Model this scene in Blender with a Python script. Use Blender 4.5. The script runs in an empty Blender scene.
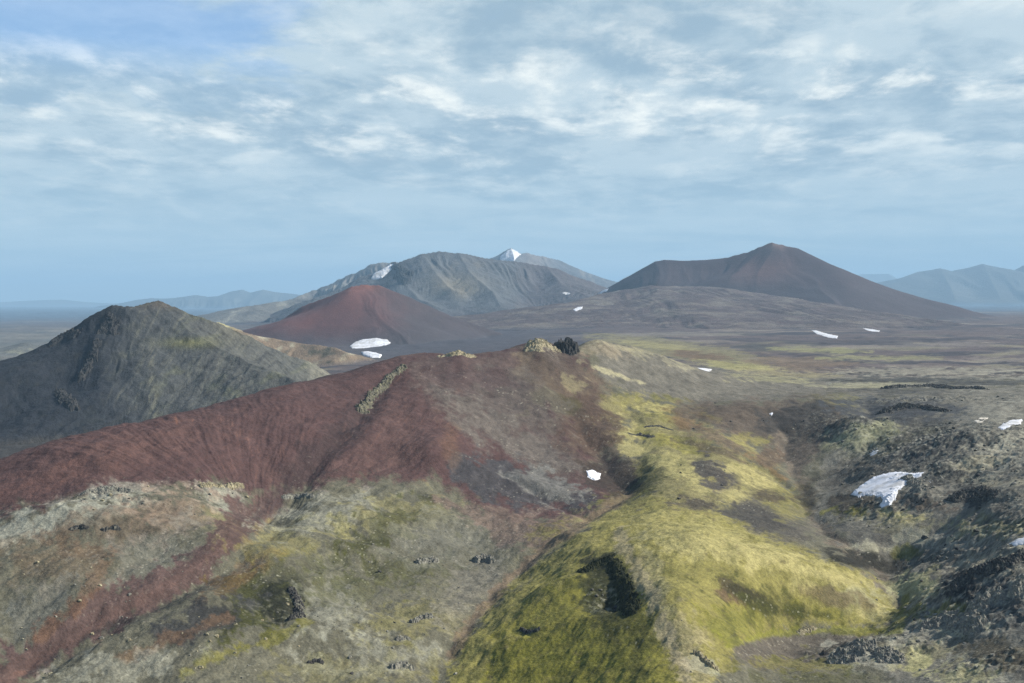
import bpy, math, random
import numpy as np
from mathutils import Vector

# ------------------------------------------------------------------ camera, sky, sun, exposure
F, CX, HY = 1138.0, 512.0, 300.0          # focal length in pixels, image centre, horizon row
scn = bpy.context.scene
cam_d = bpy.data.cameras.new("camera"); cam = bpy.data.objects.new("camera", cam_d)
scn.collection.objects.link(cam); scn.camera = cam
cam.location = (0, 0, 0); cam.rotation_euler = (math.radians(90), 0, 0)
cam_d.sensor_width = 36.0; cam_d.lens = 36.0 * F / 1024.0
cam_d.shift_y = (HY - 341.5) / 1024.0
cam_d.clip_start = 1.0; cam_d.clip_end = 200000.0

SUN_EL, SUN_AZ = 36.0, 84.0               # azimuth measured clockwise from the view direction (+Y)
SUN_STRENGTH = 5.0
EXPOSURE = 0.80
HAZE_DENSITY = 3.5e-5

scn.view_settings.view_transform = 'Standard'; scn.view_settings.look = 'None'
scn.view_settings.exposure = EXPOSURE; scn.view_settings.gamma = 1.0
scn.view_settings.use_curve_mapping = False
scn.cycles.use_denoising = True; scn.cycles.denoiser = 'OPENIMAGEDENOISE'
scn.cycles.denoising_input_passes = 'RGB_ALBEDO_NORMAL'; scn.cycles.denoising_prefilter = 'NONE'
scn.cycles.max_bounces = 4; scn.cycles.diffuse_bounces = 2; scn.cycles.volume_bounces = 0

sun_d = bpy.data.lights.new("sun", 'SUN'); sun_d.energy = SUN_STRENGTH; sun_d.angle = math.radians(0.6)
sun_d.color = (1.0, 0.93, 0.84)
sun = bpy.data.objects.new("sun", sun_d); scn.collection.objects.link(sun)
_el, _az = math.radians(SUN_EL), math.radians(SUN_AZ)
SD = Vector((math.sin(_az) * math.cos(_el), math.cos(_az) * math.cos(_el), math.sin(_el)))
sun.rotation_euler = SD.to_track_quat('Z', 'Y').to_euler()


class NT:
    """small helper to write node trees"""
    def __init__(self, tree): self.t = tree; self.n = tree.nodes; self.l = tree.links
    def node(self, kind, **kw):
        nd = self.n.new(kind)
        for k, v in kw.items(): setattr(nd, k, v)
        return nd
    def put(self, sock, v):
        if hasattr(v, 'is_output') or isinstance(v, bpy.types.NodeSocket): self.l.new(v, sock)
        else: sock.default_value = v
    def math(self, op, a, b=0.0, c=None, clamp=False):
        nd = self.node('ShaderNodeMath', operation=op, use_clamp=clamp)
        self.put(nd.inputs[0], a); self.put(nd.inputs[1], b)
        if c is not None: self.put(nd.inputs[2], c)
        return nd.outputs[0]
    def mix(self, f, a, b, blend='MIX'):
        nd = self.node('ShaderNodeMix', data_type='RGBA', blend_type=blend)
        self.put(nd.inputs[0], f); self.put(nd.inputs[6], a); self.put(nd.inputs[7], b)
        return nd.outputs[2]
    def noise(self, vec, scale, detail=4, rough=0.55, dist=0.0):
        nd = self.node('ShaderNodeTexNoise')
        self.l.new(vec, nd.inputs['Vector']); nd.inputs['Scale'].default_value = scale
        nd.inputs['Detail'].default_value = detail; nd.inputs['Roughness'].default_value = rough
        nd.inputs['Distortion'].default_value = dist
        return nd.outputs[0]
    def rng(self, v, a, b, c=0.0, d=1.0, smooth=True):
        nd = self.node('ShaderNodeMapRange', interpolation_type='SMOOTHSTEP' if smooth else 'LINEAR')
        self.put(nd.inputs[0], v)
        for i, x in zip((1, 2, 3, 4), (a, b, c, d)): nd.inputs[i].default_value = x
        return nd.outputs[0]
    def comb(self, x, y, z):
        nd = self.node('ShaderNodeCombineXYZ')
        for i, v in enumerate((x, y, z)): self.put(nd.inputs[i], v)
        return nd.outputs[0]


world = bpy.data.worlds.new("World"); scn.world = world; world.use_nodes = True
N = NT(world.node_tree); N.n.clear()
tc = N.node('ShaderNodeTexCoord'); sep = N.node('ShaderNodeSeparateXYZ')
N.l.new(tc.outputs['Generated'], sep.inputs[0])
dx, dy, dz = sep.outputs
sky = N.node('ShaderNodeTexSky', sky_type='NISHITA'); sky.sun_disc = False
sky.sun_elevation = _el; sky.sun_rotation = _az
sky.altitude = 900; sky.air_density = 1.0; sky.dust_density = 1.5; sky.ozone_density = 1.0
skyc = N.mix(1.0, sky.outputs[0], (0.075, 0.092, 0.11, 1), 'MULTIPLY')
up = N.math('MAXIMUM', dz, 0.0)
# cloud sheet seen in perspective: a flat layer met at distance 1 / (height above the horizon)
den = N.math('ADD', up, 0.13)
u, v = N.math('DIVIDE', dx, den), N.math('DIVIDE', dy, den)
pv = N.comb(u, v, 0.0)
big = N.noise(pv, 0.6, 3, 0.5, 0.2)
mid = N.noise(N.comb(u, N.math('MULTIPLY', v, 0.8), 3.7), 2.3, 8, 0.58, 0.25)
pv2 = N.comb(N.math('ADD', u, 0.07), v, 0.0)
fine = N.noise(N.comb(u, N.math('MULTIPLY', v, 0.8), 9.1), 7.0, 6, 0.6, 0.2)
dens = N.math('ADD', N.math('MULTIPLY', big, 0.5), N.math('MULTIPLY', mid, 0.5))
cover = N.rng(dens, 0.18, 0.35)
# an opening of blue sky high on the left
gu = N.math('SUBTRACT', N.math('DIVIDE', dx, N.math('MAXIMUM', dy, 0.05)), -0.38)
gv = N.math('SUBTRACT', N.math('DIVIDE', dz, N.math('MAXIMUM', dy, 0.05)), 0.245)
gr = N.math('SQRT', N.math('ADD', N.math('POWER', N.math('MULTIPLY', gu, 4.4), 2.0), N.math('POWER', N.math('MULTIPLY', gv, 15.0), 2.0)))
gap = N.rng(N.math('ADD', gr, N.math('MULTIPLY', N.math('SUBTRACT', mid, 0.5), 3.0)), 0.45, 1.15)
cover = N.math('MULTIPLY', cover, N.math('ADD', 0.32, N.math('MULTIPLY', gap, 0.68)))
# bright puffs and grey undersides
puff = N.noise(N.comb(u, N.math('MULTIPLY', v, 0.62), 21.0), 3.1, 9, 0.58, 0.25)
puff_b = N.noise(N.comb(N.math('ADD', u, 0.05), N.math('MULTIPLY', N.math('ADD', v, -0.16), 0.62), 21.0), 3.1, 9, 0.58, 0.25)
lit = N.rng(N.math('SUBTRACT', puff, puff_b), -0.10, 0.13)
wh = N.rng(N.math('ADD', N.math('MULTIPLY', puff, 0.6), N.math('MULTIPLY', fine, 0.4)), 0.42, 0.66)
cgrey, cmid, cwhite = (0.203, 0.284, 0.352, 1), (0.335, 0.408, 0.452, 1), (0.60, 0.620, 0.595, 1)
cc = N.mix(N.rng(N.math('ADD', N.math('MULTIPLY', mid, 0.65), N.math('MULTIPLY', fine, 0.35)), 0.38, 0.58), cgrey, cmid)
bandw = N.math('ADD', 0.45, N.math('MULTIPLY', 0.75, N.math('MULTIPLY', N.rng(dz, 0.105, 0.165), N.rng(dz, 0.235, 0.185))))
cc = N.mix(N.math('MULTIPLY', N.math('MULTIPLY', lit, bandw), N.math('MULTIPLY', wh, 0.95)), cc, cwhite)
# lower down the sheet merges into one soft blue grey layer
low = N.rng(dz, 0.02, 0.155)
veil = N.mix(N.rng(N.noise(N.comb(u, N.math('MULTIPLY', v, 2.2), 5.0), 0.8, 6, 0.6, 0.6), 0.35, 0.65), (0.235, 0.340, 0.412, 1), (0.305, 0.402, 0.460, 1))
cc = N.mix(low, veil, cc)
cover = N.math('MAXIMUM', cover, N.rng(dz, 0.24, 0.17, 0.0, 0.93))
cover = N.math('MULTIPLY', cover, N.rng(dz, 0.60, 0.30, 0.08, 1.0))
full = N.mix(cover, skyc, cc)
bg = N.node('ShaderNodeBackground'); N.l.new(full, bg.inputs[0]); bg.inputs[1].default_value = 1.0
wo = N.node('ShaderNodeOutputWorld'); N.l.new(bg.outputs[0], wo.inputs[0])

# ------------------------------------------------------------------ numeric helpers
rs = np.random.RandomState(7)
PERM = rs.permutation(4096).astype(np.int32)
GA = rs.rand(4096) * 2 * np.pi
GX, GY = np.cos(GA).astype(np.float32), np.sin(GA).astype(np.float32)


def noise(x, y, seed=0):
    """gradient noise, about -1..1"""
    x = np.asarray(x, np.float64); y = np.asarray(y, np.float64)
    xi = np.floor(x); yi = np.floor(y)
    fx = (x - xi).astype(np.float32); fy = (y - yi).astype(np.float32)
    xi = xi.astype(np.int64); yi = yi.astype(np.int64)
    ux = fx * fx * fx * (fx * (fx * 6 - 15) + 10); uy = fy * fy * fy * (fy * (fy * 6 - 15) + 10)
    def g(ix, iy, ax, ay):
        h = PERM[(PERM[(ix + seed * 131) & 4095] + iy) & 4095]
        return GX[h] * ax + GY[h] * ay
    a = g(xi, yi, fx, fy); b = g(xi + 1, yi, fx - 1, fy)
    c = g(xi, yi + 1, fx, fy - 1); d = g(xi + 1, yi + 1, fx - 1, fy - 1)
    return 1.5 * (a + ux * (b - a) + uy * ((c + ux * (d - c)) - (a + ux * (b - a))))


def fbm(x, y, octv=4, seed=0, gain=0.5, lac=2.03):
    s = 0.0; a = 1.0; n = 0.0
    for k in range(octv):
        s = s + a * noise(x, y, seed + k); n += a
        a *= gain; x = x * lac + 17.3; y = y * lac - 5.1
    return s / n


def ridged(x, y, octv=4, seed=0, gain=0.5):
    s = 0.0; a = 1.0; n = 0.0
    for k in range(octv):
        s = s + a * (1 - np.abs(noise(x, y, seed + k)) * 1.6); n += a
        a *= gain; x = x * 2.07 + 3.3; y = y * 2.07 - 8.1
    return s / n


def sstep(a, b, x):
    t = np.clip((x - a) / (b - a), 0, 1)
    return t * t * (3 - 2 * t)


def lin(c):
    c = np.array(c, float) / 255.0
    return np.where(c <= 0.04045, c / 12.92, ((c + 0.055) / 1.055) ** 2.4)


def seg_dist(x, y, pts):
    """distance to a polyline, the arc length at the nearest point and a value carried along it"""
    bd = np.full(np.shape(x), 1e18); bt = np.zeros(np.shape(x)); bv = np.zeros(np.shape(x)); acc = 0.0
    for (x0, y0, v0), (x1, y1, v1) in zip(pts[:-1], pts[1:]):
        ddx, ddy = x1 - x0, y1 - y0; L2 = ddx * ddx + ddy * ddy + 1e-9; L = math.sqrt(L2)
        t = np.clip(((x - x0) * ddx + (y - y0) * ddy) / L2, 0, 1)
        d = (x - x0 - t * ddx) ** 2 + (y - y0 - t * ddy) ** 2
        m = d < bd
        bd = np.where(m, d, bd); bt = np.where(m, acc + t * L, bt); bv = np.where(m, v0 + (v1 - v0) * t, bv)
        acc += L
    return np.sqrt(bd), bt, bv


# ------------------------------------------------------------------ the lie of the land (metres below the viewpoint)
def P(px, py, Y): return (px, Y, -(py - HY) / F * Y)
def Z(px, z, Y): return (px, Y, z)

LINES = [
    [Z(-300, -128, 240), Z(300, -148, 250), Z(500, -155, 255), Z(700, -122, 235), Z(850, -135, 240), Z(1200, -110, 240)],
    [P(-200, 690, 420), P(0, 683, 430), P(200, 683, 440), P(400, 683, 475), P(450, 683, 485), P(560, 683, 450), P(640, 683, 415), P(700, 683, 400), P(760, 683, 430), P(830, 683, 455), P(900, 683, 450), P(1024, 683, 415), P(1200, 683, 390)],
    [P(-200, 600, 490), P(0, 610, 490), P(100, 605, 495), P(200, 600, 505), P(300, 600, 530), P(400, 605, 560), P(470, 615, 560), P(520, 608, 545), P(580, 610, 510), P(630, 612, 490), P(680, 610, 475), P(730, 622, 490), P(790, 640, 540), P(840, 638, 545), P(880, 628, 560), P(940, 620, 535), P(1024, 600, 500), P(1200, 570, 490)],
    [P(-200, 545, 560), P(0, 550, 545), P(100, 545, 550), P(200, 540, 575), P(300, 540, 610), P(400, 545, 650), P(480, 555, 665), P(540, 555, 645), P(580, 548, 610), P(640, 545, 590), P(700, 545, 590), P(760, 560, 590), P(820, 572, 600), P(860, 582, 610), P(890, 592, 630), P(940, 562, 640), P(1024, 535, 600), P(1200, 500, 600)],
    [P(-200, 535, 600), P(0, 512, 600), P(100, 492, 620), P(200, 488, 660), P(260, 500, 690), P(300, 495, 700), P(400, 490, 740), P(480, 500, 760), P(540, 510, 760), P(600, 500, 790), P(630, 492, 800), P(660, 490, 760), P(700, 492, 760), P(760, 505, 770), P(800, 511, 790), P(820, 512, 795), P(860, 512, 770), P(900, 502, 760), P(960, 488, 760), P(1024, 465, 760), P(1200, 440, 760)],
    [P(-200, 515, 640), P(0, 487, 625), P(100, 455, 665), P(200, 440, 730), P(260, 438, 770), P(300, 430, 790), P(350, 425, 820), P(400, 425, 850), P(440, 430, 850), P(480, 440, 870), P(540, 445, 900), P(600, 455, 900), P(640, 440, 950), P(680, 435, 960), P(720, 438, 950), P(765, 447, 985), P(785, 453, 985), P(805, 449, 990), P(840, 440, 990), P(880, 430, 980), P(930, 428, 980), P(980, 420, 980), P(1024, 414, 1000), P(1200, 405, 1000)],
    [P(-200, 508, 660), P(0, 473, 648), P(60, 453, 668), P(120, 437, 710), P(200, 420, 775), P(250, 410, 815), P(300, 400, 855), P(350, 391, 900), P(400, 383, 940), P(440, 385, 950), P(480, 390, 970), P(520, 385, 1010), P(545, 375, 1040), P(570, 385, 1050), P(600, 390, 1070), P(640, 394, 1100), P(700, 402, 1120), P(760, 402, 1130), P(820, 397, 1170), P(860, 403, 1180), P(900, 400, 1200), P(960, 397, 1200), P(1024, 394, 1220), P(1200, 390, 1220)],
    [P(-200, 500, 690), P(0, 462, 675), P(60, 441, 705), P(120, 426, 750), P(200, 407, 830), P(250, 395, 880), P(300, 380, 930), P(350, 369, 980), P(380, 361, 1010), P(405, 355, 1040), P(430, 352, 1060), P(470, 354, 1080), P(500, 351, 1100), P(520, 345, 1130), P(540, 340, 1150), P(555, 345, 1150), P(570, 350, 1160), P(585, 344, 1190), P(600, 340, 1220), P(640, 349, 1260), P(680, 363, 1290), P(700, 370, 1310), P(720, 375, 1340), P(760, 383, 1400), P(820, 388, 1450), P(900, 386, 1500), P(1024, 382, 1550), P(1200, 380, 1600)],
    [Z(-200, -170, 950), Z(0, -175, 1000), Z(200, -160, 1150), Z(300, -150, 1300), Z(400, -140, 1450), Z(545, -125, 1600), Z(600, -108, 1700), Z(640, -102, 1750), Z(700, -112, 1850), Z(760, -120, 1950), Z(820, -126, 2050), Z(1200, -126, 2100)],
    [Z(-200, -205, 2300), Z(100, -205, 2300), Z(200, -190, 2400), Z(330, -160, 2500), Z(450, -145, 2600), Z(600, -125, 2700), Z(800, -128, 2800), Z(1200, -125, 2800)],
    [Z(-200, -215, 4300), Z(100, -215, 4300), Z(220, -190, 4400), Z(330, -155, 4500), Z(450, -145, 4500), Z(600, -122, 4500), Z(800, -122, 4500), Z(1200, -120, 4500)],
    [Z(-200, -215, 8000), Z(200, -190, 8000), Z(350, -130, 8000), Z(600, -90, 8000), Z(800, -105, 8000), Z(1200, -115, 8000)],
    [Z(-200, -210, 20000), Z(400, -190, 20000), Z(700, -110, 20000), Z(1200, -105, 20000)],
    [Z(-200, -280, 70000), Z(1200, -280, 70000)],
]
TX = np.arange(-2200, 3200, 2.0)
def _smooth(a, s=6):
    k = np.exp(-0.5 * (np.arange(-3 * s, 3 * s + 1) / s) ** 2); k /= k.sum()
    return np.convolve(np.pad(a, 3 * s, mode='edge'), k, mode='valid')
TL = []; TS = []
for i, L in enumerate(LINES):
    a = np.array(L); sm = 3 if i == 7 else 6
    lx = np.interp(TX, a[:, 0], np.log(a[:, 1])); sx = np.interp(TX, a[:, 0], a[:, 2] / a[:, 1])
    TL.append(_smooth(lx, sm)); TS.append(_smooth(sx, sm))
TL = np.array(TL); TS = np.array(TS)
for i in range(1, len(TL)): TL[i] = np.maximum(TL[i], TL[i - 1] + 0.012)
_h = np.diff(TL, axis=0); _d = np.diff(TS, axis=0) / _h
TM = np.zeros_like(TS)
same = (_d[:-1] * _d[1:]) > 0
w1, w2 = 2 * _h[1:] + _h[:-1], _h[1:] + 2 * _h[:-1]
TM[1:-1] = np.where(same, (w1 + w2) / (w1 / np.where(same, _d[:-1], 1) + w2 / np.where(same, _d[1:], 1)), 0)
TM[0] = _d[0]; TM[-1] = _d[-1]


def base_z(x, y):
    px = CX + F * x / y; ly = np.log(y); out = np.zeros(np.shape(px))
    fi = np.clip((px - TX[0]) / 2.0, 0, len(TX) - 1.001); i0 = fi.astype(int); fr = fi - i0
    def col(T, k): return T[k][i0] * (1 - fr) + T[k][i0 + 1] * fr
    lprev = col(TL, 0); out[...] = col(TS, 0)
    for k in range(len(TL) - 1):
        lnext = col(TL, k + 1)
        m = ly >= lprev
        if m.any():
            h = lnext - lprev; t = np.clip((ly - lprev) / h, 0, 1)
            s = (2 * t ** 3 - 3 * t ** 2 + 1) * col(TS, k) + (t ** 3 - 2 * t ** 2 + t) * h * col(TM, k) \
                + (-2 * t ** 3 + 3 * t ** 2) * col(TS, k + 1) + (t ** 3 - t ** 2) * h * col(TM, k + 1)
            out = np.where(m, s, out)
        lprev = lnext
    return out * y


_YS = np.exp(np.linspace(math.log(260), math.log(60000), 6000))
def to_world(px, py, zf=None, ymin=0):
    """first ground point met by the line of sight through a pixel"""
    x = (px - CX) / F * _YS; z = (zf or base_z)(x, _YS)
    s = HY - z / _YS * F
    ok = (s <= py) & (_YS >= ymin)
    i = int(np.argmax(ok)) if ok.any() else len(_YS) - 1
    return x[i], _YS[i], z[i]


def wline(pts, v=1.0):
    r = []
    for p in pts:
        x, y, _ = to_world(p[0], p[1]); r.append((x, y, p[2] if len(p) > 2 else v))
    return r


# carved channels: (pixel polyline with depth factor, depth m, half width m)
CARVE = [
    ([(632, 480, .6), (628, 492), (590, 515), (540, 548), (500, 585), (470, 620), (448, 650), (436, 683)], 3.2, 8.0),
    ([(560, 395, .3), (585, 430), (605, 460), (625, 485)], 7.0, 14.0),
    ([(770, 412, .5), (783, 435), (787, 455), (800, 480), (806, 505), (830, 535), (868, 560), (893, 585), (903, 605)], 2.8, 7.0),
    ([(740, 460, .5), (770, 472), (792, 488)], 3.0, 6.0),
    ([(903, 605), (880, 628, .5), (840, 640, .4), (800, 640, .3)], 4.0, 10.0),
    ([(300, 480, .1), (285, 520), (235, 560), (180, 590), (100, 625), (20, 675)], 5.0, 9.0),
    ([(140, 560, .2), (90, 620), (30, 650), (10, 683)], 2.5, 6.0),
    ([(465, 455, .3), (500, 475), (560, 505), (600, 512)], 3.5, 7.0),
    ([(395, 370, .4), (360, 415), (320, 455), (265, 515)], 5.0, 9.0),
    ([(600, 380, .3), (630, 410), (640, 440), (640, 470)], 3.0, 8.0),
    ([(860, 400, .4), (880, 430), (860, 455), (815, 475)], 5.0, 12.0),
    ([(1024, 500), (960, 520), (900, 545), (870, 562)], 4.0, 12.0),
]
CARVE_W = [(wline(p), d, w) for p, d, w in CARVE]
# mounds and hollows: (px, py, radius across m, radius along m, height m)
BUMP = [
    (700, 550, 34, 30, 4), (352, 374, 46, 60, -6), (800, 572, 38, 14, 3), (862, 603, 16, 10, 2.5), (745, 605, 26, 16, -5.0), (612, 590, 11, 20, -8),
    (660, 500, 26, 40, 2), (860, 655, 22, 18, 6), (950, 610, 26, 24, 5), (1010, 560, 26, 26, 8), (640, 435, 30, 25, 4),
    (715, 470, 22, 22, 2), (840, 480, 18, 20, -3), (940, 500, 30, 26, 5), (905, 535, 26, 16, 4), (870, 430, 28, 26, 7),
    (470, 470, 22, 30, 4.5), (430, 455, 14, 34, 4), (530, 487, 26, 14, 6), (360, 520, 30, 24, 4), (240, 540, 26, 20, 4), (110, 520, 30, 18, 4),
    (270, 610, 22, 20, -4.5), (390, 560, 30, 12, 3), (405, 640, 30, 14, 3), (190, 650, 30, 20, 3), (50, 580, 24, 24, 4),
    (540, 350, 9, 22, 5), (456, 362, 13, 25, 5), (600, 345, 16, 25, 5), (655, 420, 20, 25, 4), (1000, 430, 30, 30, 5), (790, 650, 22, 16, -3),
    (868, 436, 24, 22, 4), (945, 452, 34, 30, 7), (914, 590, 14, 12, 3), (905, 500, 30, 20, 5), (960, 470, 30, 26, 7), (985, 445, 26, 30, 6), (845, 432, 24, 30, 8), (920, 425, 20, 20, -7), (950, 492, 20, 16, -6), (1000, 505, 30, 24, 8), (850, 510, 20, 16, 4), (900, 560, 24, 16, -4), (975, 560, 14, 22, -6), (1005, 585, 30, 22, 7), (930, 600, 18, 16, 5),
    (40, 520, 26, 14, 4), (170, 505, 22, 14, 4), (150, 545, 26, 14, -3), (225, 600, 22, 14, 4), (330, 545, 22, 12, 3), (450, 525, 22, 16, 3), (360, 600, 22, 12, -4), (320, 640, 26, 14, 4), (100, 600, 20, 16, 4), (40, 650, 18, 14, -3), (700, 445, 16, 20, -4), (730, 500, 18, 16, 1.5), (680, 600, 14, 26, 3), (560, 590, 16, 14, 3), 
]
BUMP_W = [to_world(a, b)[:2] + (c, d, e) for a, b, c, d, e in BUMP]
FAN = to_world(256, 522)[:2]             # where the rills of the red scree run together

# rough lava ground, by pixel centre and world radii
ROUGH = [(960, 450, 85, 150, 1.0), (860, 430, 50, 90, .8), (930, 400, 90, 60, .8), (985, 600, 40, 70, 1.1), (865, 655, 26, 22, 1.2),
         (900, 510, 50, 40, .8), (1000, 530, 60, 60, .9), (40, 510, 30, 22, .6), (110, 500, 34, 18, .7), (610, 590, 11, 20, 1.0),
         (270, 610, 24, 24, .5), (545, 350, 18, 30, .7), (940, 640, 30, 20, .8), (800, 440, 30, 40, .4), (1010, 660, 30, 20, .8), (420, 565, 40, 8, .4)]
ROUGH_W = [to_world(a, b)[:2] + (c, d, e) for a, b, c, d, e in ROUGH]


def rough_at(x, y):
    m = np.zeros(np.shape(x))
    for cx, cy, rx, ry, a in ROUGH_W:
        q = ((x - cx) / rx) ** 2 + ((y - cy) / ry) ** 2
        m = np.maximum(m, a * np.exp(-q * 0.9))
    nz = fbm(x / 38, y / 38, 4, 61)
    return np.clip(sstep(0.18, 0.62, m + 0.30 * nz), 0, 1) * np.clip(m + .25, 0, 1.2)


def ground_z(x, y, detail=True):
    z = base_z(x, y)
    near = 1 - sstep(1700, 3000, y)
    for pts, dep, w in CARVE_W:
        q = (x > min(p[0] for p in pts) - 5 * w) & (x < max(p[0] for p in pts) + 5 * w) & (y > min(p[1] for p in pts) - 5 * w) & (y < max(p[1] for p in pts) + 5 * w)
        if not q.any(): continue
        xs, ys = x[q], y[q]
        wx = xs + 5 * noise(xs / 26, ys / 26, 31); wy = ys + 5 * noise(xs / 26 + 9, ys / 26, 32)
        d, t, v = seg_dist(wx, wy, pts)
        z[q] -= dep * v * np.exp(-(d / w) ** 1.5)
    for cx, cy, rx, ry, a in BUMP_W:
        z = z + a * np.exp(-((x - cx) / rx) ** 2 - ((y - cy) / ry) ** 2)
    # rills of the red scree
    ax, ay = x - FAN[0], y - FAN[1]; r = np.hypot(ax, ay) + 1; an = np.arctan2(ax, ay)
    fan = sstep(15, 60, r) * (1 - sstep(230, 330, r)) * sstep(-1.9, -1.2, an) * (1 - sstep(1.0, 1.4, an)) * sstep(-25, 35, ay)
    fan = fan * np.clip(y / 600, 0, 1)
    z = z + fan * (0.5 * noise(an * 14 + .9 * noise(x / 60, y / 60, 5), r / 160, 3) + 0.35 * noise(an * 42 + 2 * noise(x / 50, y / 50, 5), r / 90, 4) + .25 * noise(an * 90 + 3 * noise(x / 50, y / 50, 5), r / 40, 9))
    # general roll
    sc = np.clip(y / 900, .7, 40)
    z = z + near * (3.4 * fbm(x / 95, y / 95, 3, 11) + 2.2 * fbm(x / 38 + .5 * noise(x / 50, y / 50, 13), y / 38, 3, 14)) * sstep(250, 420, y)
    farr = sstep(1500, 3200, y)
    z = z + farr * (9 + 5 * sstep(4000, 12000, y)) * fbm(x / 380, y / 420, 5, 15) + sstep(1250, 1800, y) * (1 - sstep(3500, 5000, y)) * 5.5 * fbm(x / 150, y / 150, 5, 19)
    if detail:
        rg = rough_at(x, y)
        z = z + near * (1 - .3 * rg) * 1.35 * fbm(x / 17, y / 17, 5, 21, .55)
        z = z + near * (0.32 * fbm(x / 3.4, y / 3.4, 3, 27, .6) + .32 * (ridged(x / 11, y / 11, 3, 29) - .5))
        hum = np.abs(noise(x / 7.5 + .6 * noise(x / 4, y / 4, 8), y / 6.5, 41)); hum2 = np.abs(noise(x / 3.2, y / 2.9, 43)); hum3 = ridged(x / 19, y / 15, 4, 47)
        z = z + rg * near * (3.2 * (hum3 - .45) + 1.3 * (.35 - hum) + .6 * (.35 - hum2))
        z = z + near * (1 - rg) * .22 * np.abs(noise(x / 2.1, y / 2.3, 45)) * (1 - sstep(700, 1000, y))
        # hillside erosion lines running down towards the camera, left slope
        left = (1 - sstep(60, 140, x + 0.15 * (y - 500))) * (1 - sstep(700, 900, y))
        z = z + left * 1.3 * (ridged((x * .9 - y * .35) / 15, (x * .35 + y) / 46, 3, 51) - .5)
    return z


# ------------------------------------------------------------------ surface colours (albedo, some shade and haze painted in)
def C(r, g, b): return np.array((r, g, b), float)
RED = C(.080, .046, .041); RED2 = C(.100, .060, .048); RED_SHADE = C(.052, .034, .032)
ASH = C(.050, .049, .050); ASHB = C(.062, .050, .046); DARK = C(.030, .030, .029)
OLIVE = C(.102, .097, .066); GREY = C(.114, .113, .092); PALE = C(.205, .205, .160); BROWN = C(.090, .066, .044); RUST = C(.125, .070, .035)
MOSSY = C(.170, .152, .048); MOSS = C(.140, .130, .020); MOSSG_SHADE = C(.046, .048, .010); YEL = C(.238, .212, .085); LICH = C(.185, .180, .140); TAN = C(.20, .165, .105)  # dark moss green also serves as painted shade on the moss ridge


def poly_sd(px, py, pts):
    """signed distance, positive inside"""
    ins = np.zeros(px.shape, bool); bd = np.full(px.shape, 1e18); n = len(pts)
    for i in range(n):
        x0, y0 = pts[i]; x1, y1 = pts[(i + 1) % n]
        ddx, ddy = x1 - x0, y1 - y0
        t = np.clip(((px - x0) * ddx + (py - y0) * ddy) / (ddx * ddx + ddy * ddy + 1e-9), 0, 1)
        bd = np.minimum(bd, (px - x0 - t * ddx) ** 2 + (py - y0 - t * ddy) ** 2)
        cr = ((y0 > py) != (y1 > py)) & (px < (x1 - x0) * (py - y0) / ((y1 - y0) if y1 != y0 else 1e-9) + x0)
        ins ^= cr
    d = np.sqrt(bd)
    return np.where(ins, d, -d)


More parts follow.
